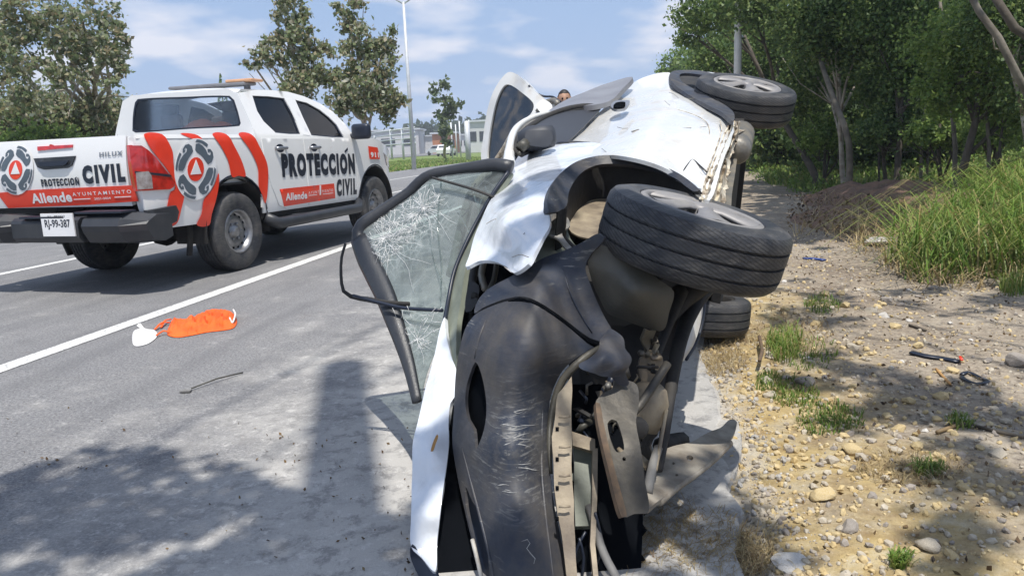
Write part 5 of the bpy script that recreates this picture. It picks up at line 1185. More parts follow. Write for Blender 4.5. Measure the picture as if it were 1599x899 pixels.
# --- roof side: pillars, window openings, mirror
px_panel('roof', [(825, 200), (842, 184), (862, 170), (885, 156), (912, 145), (945, 132), (988, 121), (972, 140), (955, 157), (930, 164), (900, 167), (872, 174), (846, 186), (828, 200), (812, 214)], [(825, 200, 4.2), (862, 170, 4.6), (912, 145, 4.9), (988, 121, 5.1), (955, 157, 4.5), (900, 167, 4.3), (846, 186, 4.0), (812, 214, 3.8)], M['roofgrey'], wreck, step=6, thick=.03)
win = [(801, 252), (804, 232), (813, 212), (828, 197), (850, 184), (878, 173), (905, 168), (940, 166), (922, 188), (905, 205), (888, 220), (862, 228), (840, 231), (815, 234)]
px_panel('side_window', win, [(801, 252, 3.30), (813, 212, 3.55), (850, 184, 3.95), (905, 168, 4.3), (940, 166, 4.45), (905, 205, 3.9), (862, 228, 3.5), (815, 234, 3.35)], M['bldark'], wreck, step=7, thick=.01)
for k, (o1, o2, o3) in enumerate(((0, 0, 0), (6, 5, 6), (14, 11, 13), (22, 17, 20))):
    tubepx('window_seal', [(804+o1*.5, 238+o1*.2, 3.28), (812+o1*.7, 213+o1, 3.5), (845, 187+o1, 3.9), (880, 172+o2, 4.15), (912, 166+o3*.8, 4.3), (936-o1*.8, 167+o1*.9, 4.38)], .011 if k else .014, M['under'] if k != 2 else M['splash'])
tubepx('windscreen_pillar', [(795, 256, 3.18), (796, 236, 3.3), (801, 212, 3.5), (812, 196, 3.7), (832, 184, 3.9), (858, 176, 4.1)], [.028, .020, .018, .016, .014, .012], M['wreckwhite'])
mp_ = MB(); c_ = P(838, 216, 3.35); mp_.lathe([(0, -.085), (.035, -.08), (.055, -.03), (.056, .03), (.048, .075), (.03, .085), (0, .088)], c_, RT+.15*UPV, 20); mp_.obj('door_mirror', M['bldark'], wreck)
tubepx('mirror_arm', [(822, 224, 3.3), (812, 232, 3.28)], .025, M['splash'])
px_panel('mirror_glass', [(822, 207), (838, 204), (860, 205), (864, 216), (858, 228), (836, 229), (822, 224)], [(842, 216, 3.28), (822, 207, 3.29), (864, 216, 3.29), (840, 229, 3.28)], M['bldark'], bpy.data.objects['door_mirror'], step=6, thick=.01)
# --- tailgate swung open above the roof
h_o = [(753, 252), (755, 215), (759, 185), (766, 156), (776, 134), (790, 116), (798, 113), (812, 120), (835, 142), (855, 158), (868, 166), (862, 178), (838, 186), (822, 192), (808, 205), (796, 222), (786, 240), (776, 253)]
h_i = [(762, 252), (763, 222), (768, 190), (775, 160), (783, 141), (790, 133), (799, 134), (815, 145), (832, 160), (834, 168), (828, 180), (812, 190), (798, 208), (786, 228), (776, 248), (768, 254)]
hc = [(753, 252, 5.4), (766, 156, 5.3), (798, 113, 5.2), (868, 166, 4.95), (838, 186, 5.0), (776, 253, 5.3), (800, 180, 5.2)]
px_panel('tailgate', h_o, hc, M['wreckwhite'], wreck, step=5, thick=.05, holes=[h_i])
px_panel('tailgate_glass', h_i, [(a, b, c+.02) for a, b, c in hc], M['darkglass'], bpy.data.objects['tailgate.001'] if 'tailgate.001' in bpy.data.objects else wreck, step=10, thick=.006)
tubepx('tailgate_seal', [(774, 253, 5.25), (788, 232, 5.2), (802, 208, 5.1), (820, 190, 5.0)], .02, M['cream'])
tubepx('wiring_loom', [(826, 134, 5.1), (838, 146, 5.1), (850, 151, 5.1), (864, 152, 5.05), (876, 160, 5.0)], .007, M['ink'])
tubepx('tailgate_hinge', [(840, 176, 5.0), (852, 162, 5.0), (866, 158, 4.95), (872, 164, 4.9)], .02, M['greymetal'])
px_panel('torn_roof_corner', [(838, 166), (848, 156), (862, 164), (861, 174), (848, 178)], [(838, 166, 4.9), (848, 156, 4.9), (862, 164, 4.85), (848, 178, 4.85)], M['wreckwhite'], wreck, step=5, thick=.02)
# --- windscreen peeled out of its frame
fr = [(800, 262, 3.05), (775, 258, 3.08), (740, 262, 3.12), (700, 268, 3.16), (672, 273, 3.18), (655, 284, 3.19), (640, 300, 3.2), (620, 314, 3.2), (590, 334, 3.2), (566, 351, 3.2), (560, 362, 3.2), (562, 378, 3.18)]
fr2 = [(562, 372, 3.19), (572, 398, 3.13), (586, 428, 3.06), (602, 462, 2.98), (616, 500, 2.9), (628, 535, 2.84), (640, 575, 2.77), (652, 628, 2.68)]
tubepx('windscreen_frame', fr, [.028, .028, .024, .022, .020, .022, .024, .024, .028, .030], M['blackpl'], flat=.6, fd=-FW)
tubepx('windscreen_frame', fr2, [.042, .046, .044, .040, .034, .028, .022, .018], M['blackpl'], flat=.45, fd=-FW)
gl_ol = [(798, 264), (740, 268), (700, 273), (675, 279), (645, 304), (600, 335), (570, 354), (568, 375), (590, 425), (606, 462), (622, 505), (640, 565), (653, 625), (668, 585), (684, 535), (694, 500), (701, 468), (710, 425), (728, 385), (748, 345), (772, 305), (792, 275)]
gl_c = [(798, 264, 3.06), (740, 266, 3.12), (672, 276, 3.18), (600, 333, 3.2), (566, 356, 3.2), (590, 425, 3.06), (618, 500, 2.9), (653, 625, 2.69), (690, 500, 2.85), (710, 425, 2.95), (748, 345, 3.02), (660, 400, 3.0)]
TPS_gl = TPS(gl_c)
go = px_panel('windscreen_glass', gl_ol, gl_c, M['cracked'], wreck, step=9, thick=.005, amp=.008, nscale=5)
ca = go.data.color_attributes.new('shatter', 'FLOAT_COLOR', 'POINT'); Wn = wmat(wreck)
c1, c2, c3 = P(618, 375, 3.1), P(665, 340, 3.1), P(645, 520, 2.85)
for i, v in enumerate(go.data.vertices):
    w = np.array(Wn@v.co); a = max(0, 1-np.linalg.norm(w-c1)/.20, 1-np.linalg.norm(w-c2)/.17, .6*(1-np.linalg.norm(w-c3)/.20)); a = min(1, a*1.25); ca.data[i].color = (a, a, a, 1)
rs = np.random.RandomState(16); ck = MB()
for (cx, cy, cd_, nn_, Lm) in ((600, 372, 3.13, 20, 120), (662, 325, 3.12, 16, 80), (652, 530, 2.83, 10, 60)):
    for k in range(nn_):
        a = 2*math.pi*k/nn_+rs.randn()*.15; x, y, q = cx, cy, []; L = Lm*(.35+.65*rs.rand())
        for st_ in range(9):
            if not inside(gl_ol, np.array([[x, y]]))[0]: break
            dd = float(TPS_gl([[x, y]])[0]); q.append(P(x, y, dd-.004)); a += rs.randn()*.16; x += L/8*math.cos(a); y += L/8*math.sin(a)
        if len(q) > 2: ck.tube(q, [.0010*(1-.7*i/len(q)) for i in range(len(q))], 3)
o = ck.obj('glass_cracks', M['whitev'], go); o['kind'] = 'stuff'
# white raised splinters of laminated glass
rs = np.random.RandomState(6); cm = MB()
for _ in range(420):
    z = rs.choice(3, p=[.45, .4, .15]); cx, cy, cd_ = [(612, 378, 3.08), (655, 335, 3.11), (650, 520, 2.82)][z]
    a = rs.rand()*6.28; r0 = rs.rand()**.7*42; x = cx+r0*math.cos(a)*1.05; y = cy+r0*math.sin(a)*.8
    if not inside(gl_ol, np.array([[x, y]]))[0]: continue
    an = a+rs.randn()*.9; L = 6+rs.rand()*18; p0 = P(x, y, cd_-.012); p1 = P(x+L*math.cos(an), y+L*math.sin(an), cd_-.012-.01*rs.rand()); m_ = (p0+p1)/2+rs.randn(3)*.004
    if not inside(gl_ol, np.array([[x+L*math.cos(an), y+L*math.sin(an)]]))[0]: continue
    cm.tube([p0, m_, p1], .0008, 3)
o = cm.obj('glass_splinters', M['whitev'], go); o['kind'] = 'stuff'
for pts in ([(672, 280, 3.14), (668, 340, 3.1), (676, 400, 3.0), (690, 440, 2.9)], [(690, 278, 3.13), (684, 350, 3.06), (690, 420, 2.95), (688, 470, 2.86)]): tubepx('glass_crease', pts, .003, M['cracked'], go, 5)
tubepx('wiper_arm', [(676, 278, 3.12), (712, 288, 3.08), (745, 298, 3.04), (772, 309, 3.0)], .009, M['under'], flat=.6)
tubepx('wiper_arm', [(540, 381, 2.98), (534, 402, 2.97), (533, 430, 2.96), (537, 455, 2.95), (548, 463, 2.95), (575, 468, 2.93), (608, 474, 2.91), (640, 475, 2.88)], [.007, .007, .008, .010, .012, .012, .009], M['under'], flat=.6)
tubepx('wiper_blade', [(552, 462, 2.93), (590, 472, 2.90), (630, 481, 2.86), (692, 485, 2.80)], .007, M['ink'])
# pillar and cowl strip behind the glass
px_panel('cowl_panel', [(797, 268), (788, 288), (775, 312), (758, 345), (744, 378), (732, 405), (727, 425), (721, 460), (716, 500), (714, 545), (714, 580), (704, 560), (697, 530), (694, 500), (700, 468), (709, 428), (726, 388), (746, 348), (768, 308), (786, 280)], [(797, 268, 3.07), (768, 308, 3.04), (746, 348, 3.02), (709, 428, 2.94), (700, 468, 2.88), (697, 530, 2.72), (714, 580, 2.55), (727, 425, 2.85), (758, 345, 2.98)], M['cowl'], wreck, step=6, thick=.02, amp=.006)
tubepx('cowl_seal', [(796, 266, 3.05), (770, 303, 3.02), (747, 343, 3.0), (727, 383, 2.96), (710, 424, 2.92), (701, 466, 2.86), (694, 505, 2.76)], .008, M['ink'])
px_panel('scuttle', [(770, 262), (798, 266), (785, 290), (768, 318), (750, 350), (735, 378), (722, 405), (712, 415), (705, 395), (712, 365), (724, 335), (742, 300)], [(a, b, 3.22) for a, b in ((770, 262), (798, 266), (712, 415), (724, 335), (760, 320))], M['splash'], wreck, step=8, thick=.02, amp=.02)
tubepx('roof_edge', [(765, 268, 3.2), (748, 284, 3.2), (735, 305, 3.2), (726, 332, 3.2), (718, 365, 3.18), (710, 400, 3.15), (703, 430, 3.1)], .017, M['dustmetal'])
rs = np.random.RandomState(2)
for i in range(9):
    x, y = 728+rs.rand()*40, 285+rs.rand()*80; x -= (y-280)*.35; tubepx('wire', [(x, y, 3.14), (x+10+rs.randn()*8, y+8+rs.randn()*8, 3.13), (x+22+rs.randn()*6, y+12+rs.randn()*16, 3.15)], .003, M['galv'] if i % 2 else M['ink'], n=5)
# near-black sheet paints the pocket's shade between wing and bumper; hinge stays
px_panel('bay_shade_sheet', [(728, 418), (748, 406), (775, 408), (805, 428), (830, 412), (800, 450), (760, 480), (738, 500), (720, 560), (716, 600), (710, 560), (717, 480)], [(a, b, 2.95) for a, b in ((728, 418), (775, 408), (830, 412), (716, 600), (738, 500))], M['darkhole'], wreck, step=9, thick=.01)
tubepx('bonnet_hinge', [(742, 414, 2.8), (738, 440, 2.75), (742, 466, 2.7)], .015, M['under'])
tubepx('bonnet_hinge', [(756, 410, 2.8), (752, 430, 2.75), (758, 452, 2.7)], .013, M['greymetal'])
tubepx('bonnet_hinge', [(776, 412, 2.8), (772, 436, 2.75), (760, 462, 2.65)], .010, M['splash'])
px_panel('hinge_plate', [(727, 470), (735, 440), (748, 446), (745, 470), (736, 486), (728, 488)], [(a, b, 2.7) for a, b in ((727, 470), (735, 440), (745, 470), (728, 488))], M['blackpl'], wreck, step=6, thick=.015)
# --- bonnet skin, buckled upright
for pts in ([(818, 366), (832, 352), (846, 340)], [(800, 402), (815, 398), (826, 402)], [(760, 350), (775, 342), (790, 344), (806, 336)], [(838, 262), (860, 252), (885, 246)]): tubepx('scratch', [(a, b, dpl(a, b, cl, -.05 if a > 810 else -.10)-.02) for a, b in pts], .0012, M['greymetal'], bpy.data.objects['front_wing.002'] if 'front_wing.002' in bpy.data.objects else wreck, n=5)
hood = [(694, 494), (698, 522), (706, 552), (714, 574), (712, 590), (714, 600), (711, 614), (702, 627), (700, 650), (702, 690), (698, 730), (690, 790), (684, 840), (681, 890), (660, 868), (643, 852), (640, 810), (641, 760), (644, 712), (650, 670), (658, 630), (668, 588), (682, 540)]
px_panel('bonnet', hood, [(694, 494, 2.74), (714, 574, 2.55), (702, 690, 2.34), (684, 840, 2.14), (681, 890, 2.07), (643, 852, 2.12), (641, 760, 2.26), (650, 670, 2.42), (668, 588, 2.6), (675, 700, 2.27), (665, 800, 2.13), (690, 600, 2.48)], M['wreckshadewhite'], wreck, step=7, thick=.018, amp=.008, nscale=6)
bon = bpy.data.objects['bonnet.001'] if 'bonnet.001' in bpy.data.objects else bpy.data.objects['bonnet']
px_panel('rust_spot', [(673, 705), (677, 690), (683, 678), (685, 681), (681, 693), (676, 706)], [(a, b, 2.262) for a, b in ((673, 705), (683, 678), (685, 681), (676, 706))], M['yellowmark'], bon, step=4, thick=.002)
px_panel('bonnet_gap_shade', [(701, 628), (714, 640), (716, 700), (728, 780), (740, 850), (752, 960), (700, 960), (682, 900), (684, 850), (690, 790), (698, 730), (702, 690)], [(701, 628, 2.45), (716, 700, 2.36), (752, 960, 2.05), (682, 900, 2.12)], M['darkhole'], wreck, step=10, thick=.01)  # near-black sheet paints the shade in the gap between bonnet and bumper
px_panel('bonnet_edge', [(643, 851), (660, 868), (681, 890), (684, 905), (700, 960), (672, 930), (652, 895), (641, 868)], [(643, 851, 2.12), (681, 890, 2.08), (700, 960, 1.98), (652, 895, 2.10), (641, 868, 2.13)], M['ink'], wreck, step=7, thick=.01)
# --- front bumper
seamp = [(795, 471), (812, 469), (828, 472), (846, 480), (865, 492), (884, 506), (902, 520), (918, 532), (938, 540)]
up_ol = [(935, 366), (943, 372), (936, 384), (922, 400), (915, 420), (922, 442), (934, 472), (946, 498), (957, 518), (959, 530), (938, 535), (921, 527), (903, 514), (885, 500), (866, 486), (847, 474), (829, 466), (812, 463.5), (792, 466), (778, 470), (756, 480), (742, 490), (748, 470), (768, 448), (800, 430), (826, 416), (850, 402), (880, 392), (910, 380)]
bc_ = [df(727, 505, 2.86), df(742, 490, 2.84), df(768, 448, 2.80), df(800, 430, 2.76), df(850, 402, 2.70), (935, 366, 2.30), (943, 372, 2.28), df(915, 420, 2.72), df(934, 472, 2.76), df(959, 530, 2.82), df(895, 565, 2.96), df(866, 600, 2.99), (856, 660, 2.20), (858, 740, 2.14), (872, 830, 2.06), (892, 930, 1.98), (898, 1010, 1.93),
       df(714, 600, 2.95), (712, 660, 2.32), (718, 720, 2.26), (730, 800, 2.18), (745, 870, 2.10), (760, 950, 2.02), (800, 600, 2.12), (800, 700, 2.07), (810, 820, 1.98), (820, 950, 1.90), df(800, 520, 3.04), df(840, 450, 2.90), df(880, 470, 2.86), df(760, 560, 3.04), df(840, 560, 3.06), (850, 1010, 1.88)]
px_panel('bumper_corner', up_ol, [(a, b, c) for a, b, c in bc_], M['bumper'], wreck, step=7, thick=.010, amp=.006)
main_ol = [(741, 493), (757, 483), (779, 474), (795, 470), (812, 470), (828, 473), (846, 481), (865, 493), (884, 507), (902, 521), (920, 534), (934, 541), (915, 551), (896, 563), (880, 578), (868, 598), (860, 622), (856, 660), (856, 705), (860, 745), (866, 790), (874, 830), (882, 870), (892, 930), (898, 1000), (860, 1025), (800, 1030), (770, 1000), (757, 930), (742, 865), (727, 800), (714, 740), (707, 690), (709, 640), (711, 595), (716, 555), (726, 515)]
fog = [(739, 572), (743, 565), (749, 574), (754, 590), (758, 612), (760, 640), (757, 668), (750, 690), (744, 700), (740, 670), (731, 655), (727, 630), (729, 604)]
low = [(728, 760), (735, 775), (748, 800), (758, 840), (764, 890), (768, 950), (757, 950), (748, 900), (738, 840), (728, 790)]
px_panel('bumper', main_ol, bc_, M['bumper'], wreck, step=7, thick=.010, holes=[fog, low], amp=.002)
bump = bpy.data.objects['bumper']
ot = TPS(bc_)
def behind(pts, dz): return [(a, b, float(ot([[a, b]])[0])+dz) for a, b in pts]
px_panel('fog_recess_shade', [(720, 560), (770, 560), (770, 710), (720, 710)], behind([(720, 560), (770, 560), (770, 710), (720, 710)], .07), M['darkhole'], bump, step=12, thick=.01)  # black backing behind the opening; recess shade is in its colour
px_panel('grille_recess_shade', [(715, 740), (780, 740), (780, 1000), (740, 1000)], behind([(715, 740), (780, 740), (780, 1000), (740, 1000)], .06), M['ink'], bump, step=14, thick=.01)  # dark backing paints the shade of the lower gap
tubepx('bumper_edge_strip', behind([(738, 842), (745, 870), (752, 900), (758, 930)], -.012), .006, M['dustmetal'], bump)
tubepx('bumper_fold', behind([(940, 540), (922, 552), (900, 570), (880, 592), (866, 625), (860, 660), (858, 690), (861, 740)], -.008), [.006, .010, .012, .012, .010, .009, .007, .005], M['splash'], bump)
tubepx('panel_gap', behind(seamp, .004), [.003, .007, .006, .006, .006, .006, .007, .011, .013], M['darkhole'], bump)
for pts in ([(722, 700), (738, 760), (756, 830), (772, 900), (782, 970)], [(868, 640), (866, 700), (872, 780), (882, 860), (890, 930)], [(760, 500), (748, 530), (742, 560)], [(848, 640), (846, 720), (852, 800), (862, 880), (870, 960)]):
    tubepx('bumper_crease', behind(pts, .001), [.002, .005, .005, .004, .003], M['bumper'], bump, n=6)
seam2 = [(880, 420), (888, 450), (900, 478), (915, 505), (925, 520)]
tubepx('bumper_crease', behind(seam2, -.001), .0022, M['ink'], bump)
# scuff marks standing proud of the bumper
rs = np.random.RandomState(9)
for i in range(16):
    y0 = 640+rs.rand()*130; x0 = 775+rs.rand()*55; L = 8+rs.rand()*30; sl_ = rs.randn()*.10; ph = rs.rand()*6
    pts = [(x0+L*u, y0+L*u*sl_+1.1*math.sin(4*u+ph)) for u in (0, .25, .5, .75, 1)]
    tubepx('scuff', behind(pts, -.0015), [.0004, .0010+.0010*rs.rand(), .0013, .0009, .0003], M['scratch'], bump, n=5)
for pts in ([(815, 845), (824, 842), (828, 848), (823, 856), (829, 864), (836, 872), (834, 880)],): tubepx('scuff', behind(pts, -.0005), [.0006, .0016, .001, .0018, .0008], M['scratch'], bump, n=5)
# --- torn structure right of the bumper
px_panel('splash_shield', [(918, 402), (927, 384), (938, 382), (962, 392), (1000, 416), (1034, 440), (1053, 456), (1046, 486), (1036, 516), (1008, 512), (975, 500), (950, 490), (938, 470), (925, 440)], [(918, 402, 2.36), (938, 382, 2.36), (1000, 416, 2.32), (1053, 456, 2.30), (1036, 516, 2.36), (975, 500, 2.40), (938, 470, 2.42), (985, 455, 2.27)], M['splash'], wreck, step=8, thick=.012)
px_panel('bumper_bracket', [(940, 528), (955, 512), (968, 520), (980, 540), (986, 562), (978, 580), (984, 598), (966, 600), (950, 592), (930, 578), (908, 566), (920, 552), (936, 543)], [(940, 528, 2.16), (968, 520, 2.16), (986, 562, 2.12), (966, 600, 2.12), (908, 566, 2.10), (940, 560, 2.06)], M['bumper'], wreck, step=4, thick=.008, amp=.016, nscale=17)
cb = MB()
def beam(name, pl, pr, d0, d1, mat, th, **k):
    ol = pl+pr[::-1]; ys_ = [p[1] for p in ol]; lo, hi = min(ys_), max(ys_); ct = [(a, b, d0+(d1-d0)*(b-lo)/(hi-lo)) for a, b in ol]; return px_panel(name, ol, ct, mat, wreck, thick=th, smooth_out=False, **k)
beam('crossmember', [(871, 615), (862, 680), (866, 760), (876, 830), (888, 920), (892, 1010)], [(893, 588), (893, 680), (894, 760), (898, 830), (905, 920), (905, 1010)], 2.16, 1.88, M['beige'], .05, step=8, amp=.007, nscale=12)
for yy in (650, 697, 742, 790): 
    dd = 2.15-.28*(yy-588)/420; tubepx('weld_clip', [(873, yy+1, dd-.012), (883, yy+1.5, dd-.014), (891, yy, dd-.012)], .0035, M['beige'], n=6)
    tubepx('slot', [(868, yy+20, dd-.004), (873, yy+20, dd-.004)], .006, M['darkhole'], bpy.data.objects['crossmember'])  # black stub on the beam paints in a shaded slot
beam('radiator_support', [(895, 692), (896, 760), (898, 820)], [(926, 706), (928, 770), (926, 820)], 2.22, 2.10, M['cowl'], .04, step=8, amp=.006)
beam('radiator_support', [(893, 672), (893, 694)], [(930, 684), (929, 704)], 2.18, 2.16, M['beige'], .04, step=6, amp=.01)
beam('radiator_pipe', [(926, 700), (925, 780), (922, 850), (930, 930)], [(934, 700), (933, 780), (930, 850), (938, 930)], 2.16, 1.95, M['beige'], .03, step=6)
px_panel('shade_backing', [(892, 600), (940, 600), (975, 640), (1005, 800), (1000, 930), (950, 1010), (890, 1010)], [(892, 600, 2.42), (975, 640, 2.40), (1000, 930, 2.06), (890, 1010, 1.98)], M['darkhole'], wreck, step=12, thick=.02, smooth_out=False)  # near-black sheet behind the torn parts, coloured as their shade
px_panel('engine_shade_backing', [(905, 590), (940, 520), (1010, 500), (1062, 500), (1060, 560), (1040, 620), (1020, 700), (1010, 790), (960, 800), (925, 700)], [(905, 590, 2.50), (940, 520, 2.52), (1062, 500, 2.6), (1020, 700, 2.5), (960, 800, 2.42), (980, 620, 2.42)], M['under'], wreck, step=10, thick=.12, amp=.02, nscale=14)  # dark backing panel paints the shade behind the engine parts
rs = np.random.RandomState(15)
for i in range(60):
    x, y = 905+rs.rand()*125, 525+rs.rand()*270; x = min(x, 1035-(y-520)*.1); d = 2.32+.06*rs.rand(); a = rs.choice([.2, 1.2, 1.5, 1.9])+rs.randn()*.2; L = 10+rs.rand()*26
    tubepx('hose' if i % 3 else 'pipe', [(x-L*math.cos(a)/2, y-L*math.sin(a)/2, d), (x+rs.randn()*4, y+rs.randn()*4, d-.03), (x+L*math.cos(a)/2, y+L*math.sin(a)/2, d)], .003+.009*rs.rand()**2.5, [M['under'], M['splash'], M['beige'], M['greymetal'], M['ink']][i % 5], n=7)
for i in range(26):
    x, y = 900+rs.rand()*125, 530+rs.rand()*270; x = min(x, 1035-(y-520)*.1); w_, h_, a_ = 5+rs.rand()*14, 8+rs.rand()*26, rs.randn()*.35; d = 2.30+.08*rs.rand()
    cs_, sn_ = math.cos(a_), math.sin(a_); qd = [(x+u*w_*cs_-v*h_*sn_, y+u*w_*sn_+v*h_*cs_) for u, v in ((-.5, -.5), (.5, -.5+.2*rs.randn()), (.5, .5), (-.5, .5+.2*rs.randn()))]
    px_panel('torn_bracket', qd, [(a, b, d+.03*rs.randn()) for a, b in qd], [M['darksteel'], M['under'], M['beige'], M['splash'], M['darksteel'], M['hosegrey']][i % 6], wreck, step=6, thick=.008, smooth_out=False, amp=.003, nscale=20)
for i in range(12):
    x, y = 940+rs.rand()*80, 520+rs.rand()*120; MB().lathe([(0, -.012), (.010, -.012), (.011, 0), (.008, .008), (0, .009)], P(x, y, 2.30+.04*rs.rand()), rs.randn(3)-FW*2, 8).obj('bolt', [M['darksteel'], M['greymetal'], M['splash']][i % 3], wreck)
tubepx('anti_roll_bar', [(1043, 568, 2.30), (1022, 600, 2.26), (1002, 630, 2.22), (986, 648, 2.20)], .013, M['darksteel'])
MB().lathe([(0, -.03), (.026, -.03), (.032, -.01), (.032, .015), (.024, .03), (0, .03)], P(995, 668, 2.16), -FW, 14).obj('rubber_bush', M['under'], wreck)
bub = MB().lathe([(0, -.07), (.045, -.065), (.062, -.03), (.064, .03), (.05, .07), (.03, .085), (0, .085)], P(1010, 640, 2.34), UPV+.2*RT, 18).obj('fluid_reservoir', M['beige'], wreck)
px_panel('reservoir_cap', [(1000, 560), (1018, 548), (1032, 556), (1030, 590), (1012, 600), (1000, 590)], [(a, b, 2.36) for a, b in ((1000, 560), (1032, 556), (1012, 600))], M['beige'], bub, step=6, thick=.03, amp=.01)
slot = [(949, 662), (956, 655), (963, 657), (968, 668), (975, 695), (974, 704), (964, 706), (957, 698)]; hole = [(972, 716), (975, 713), (978, 715), (978, 719), (974, 720)]
px_panel('towing_bracket', [(931, 628), (945, 612), (958, 606), (965, 585), (978, 592), (996, 600), (999, 630), (994, 660), (1001, 700), (1008, 750), (1013, 799), (990, 803), (975, 808), (966, 780), (957, 740), (946, 695), (936, 655)], [(931, 628, 2.10), (965, 585, 2.16), (996, 600, 2.16), (1013, 799, 1.98), (975, 808, 1.96), (950, 700, 2.02), (975, 700, 2.00)], M['darksteel'], wreck, step=6, thick=.012, holes=[slot, hole], amp=.003)
px_panel('bracket_flange', [(931, 628), (937, 630), (943, 660), (952, 700), (963, 742), (974, 782), (979, 806), (972, 808), (963, 782), (953, 742), (942, 698), (934, 660)], [(931, 628, 2.09), (937, 630, 2.09), (979, 806, 1.95), (952, 700, 2.01)], M['rust'], bpy.data.objects['towing_bracket'], step=5, thick=.02)
tubepx('subframe_rail', [(1102, 440, 2.75), (1082, 480, 2.62), (1066, 520, 2.50), (1056, 560, 2.44), (1046, 620, 2.36), (1038, 680, 2.30), (1028, 735, 2.22)], [.055, .036, .028, .024, .02, .016, .014], M['under'], flat=.7)
tubepx('subframe_rail', [(1062, 455, 2.55), (1046, 500, 2.46), (1030, 545, 2.40), (1016, 580, 2.36)], [.03, .022, .016, .012], M['under'])
tubepx('strut', [(1120, 420, 2.62), (1090, 448, 2.60), (1066, 470, 2.58), (1044, 500, 2.50)], [.045, .04, .032, .02], M['under'])
tubepx('drive_shaft', [(1028, 700, 2.24), (1018, 735, 2.16), (1012, 770, 2.10)], .014, M['hosegrey'])
tubepx('rail_edge', [(1041, 640, 2.30), (1032, 690, 2.24), (1024, 735, 2.16)], .006, M['beige'])
px_panel('lower_side_panel', [(1098, 458), (1102, 470), (1096, 505), (1086, 535), (1072, 560), (1062, 566), (1062, 545), (1072, 520), (1080, 490), (1086, 470)], [(1098, 458, 3.0), (1096, 505, 3.0), (1062, 566, 2.85), (1072, 520, 2.9)], M['wreckwhite'], wreck, step=6, thick=.03)
tubepx('lower_side_trim', [(1101, 460, 2.97), (1099, 495, 2.97), (1088, 535, 2.93), (1072, 562, 2.85)], .006, M['ink'])
hose = tubepx('rubber_hose', [(920, 790, 2.12), (930, 820, 2.08), (938, 850, 2.04), (950, 878, 2.0), (965, 905, 1.97), (985, 950, 1.93)], .012, M['hosegrey'])
for pts in ([(905, 840), (912, 870), (908, 910)], [(915, 830), (900, 860), (895, 900)], [(930, 800), (940, 850), (925, 900)]): tubepx('cable', [(a, b, 2.06) for a, b in pts], .004, M['ink'])
# body shell closing the car away from the camera
def cbox(name, f0, f1, u0, u1, l0, l1, mat):
    v = [CL(f, u, l) for f in (f0, f1) for u in (u0, u1) for l in (l0, l1)]
    return mk(name, v, [(0, 1, 3, 2), (4, 6, 7, 5), (0, 4, 5, 1), (2, 3, 7, 6), (0, 2, 6, 4), (1, 5, 7, 3)], mat, wreck, smooth=False)
cbox('floor_pan', -.35, .85, -.02, .03, -1.15, -.12, M['under'])
cbox('roof_skin', .1, 1.05, 1.02, 1.05, -1.22, -.30, M['wreckwhite'])
cbox('rear_panel', -.52, -.48, .0, .7, -1.25, -.25, M['wreckwhite'])
cbox('seat', .5, .75, .25, .85, -1.0, -.35, M['seat'])
cbox('lower_side', -.1, .9, .05, .75, -1.36, -1.31, M['wreckwhite'])
cbox('bulkhead', 1.70, 1.74, .1, .62, -1.2, -.30, M['under'])
cbox('rear_axle', -.03, .04, -.05, .05, -1.25, -.1, M['under'])

# ================================================================== things on the ground
def ground_panel(name, ol, mat, hgt, label, cat, amp=.01, step=5, puff=.03, thick=.004, nsc=20, group=None):
    oo = smooth_loop(ol, step); V2, T = triangulate(oo, [], step); b = np.array(oo); V = []
    for q in V2:
        dd = np.sqrt(((b-q)**2).sum(1).min()); p = G(*q); z = gz(p[0], p[1]) if to_st(p)[1] > .2 else 0
        k = 1-math.exp(-dd/7.); p[2] = z+hgt+puff*k+amp*k*noise.noise(Vector(p*nsc)); V.append(p)
    V = np.array(V); N = np.cross(V[T[:, 1]]-V[T[:, 0]], V[T[:, 2]]-V[T[:, 0]]); w = N[:, 2] < 0; T[w] = T[w][:, ::-1]
    o = mk(name, V, T, mat, solid=thick); return tagp(o, label, cat, group) if label else o
bag = ground_panel('orange_bag', [(262, 524), (266, 508), (272, 501), (295, 499), (315, 491), (334, 485), (352, 487), (366, 492), (371, 503), (366, 513), (350, 517), (325, 520), (300, 525), (278, 528)], M['orange'], .006, 'crumpled orange fabric bag with loose straps on the asphalt', 'bag', .055, puff=.05, step=3, nsc=26)
for a, b in (((243, 517), (266, 508)), ((245, 527), (268, 524)), ((252, 514), (268, 503))):
    q = [G(*a)+[0, 0, .012], G((a[0]+b[0])/2, (a[1]+b[1])/2-2)+[0, 0, .03], G(*b)+[0, 0, .02]]; MB().tube(smooth_loop(q, .03, False), .009, 6, flat=.5).obj('strap', M['orange'], bag)
q = [G(366, 494)+[0, 0, .05], G(369, 502)+[0, 0, .05], G(364, 511)+[0, 0, .03], G(360, 505)+[0, 0, .04]]; MB().tube(smooth_loop(q, .03, False), .006, 6).obj('rolled_hem', M['whitecloth'], bag)
ground_panel('white_cloth', [(207, 528), (210, 518), (220, 514), (214, 510), (220, 506), (226, 514), (242, 517), (247, 524), (240, 533), (226, 540), (210, 541)], M['whitecloth'], .006, 'crumpled white cloth lying beside the straps of the orange bag', 'cloth', .02, puff=.04, step=4)
e = empty('metal_rod', G(290, 613), label='thin bent rod with a small plate lying on the grey asphalt', cat='rod')
MB().tube([G(300, 610)+[0, 0, .012], G(340, 597)+[0, 0, .02], G(380, 584)+[0, 0, .008]], .004, 7).obj('rod', M['splash'], e)
MB().box(G(291, 613)+[0, 0, .008], (.026, .016, .004)).obj('plate', M['hosegrey'], e, smooth=False)
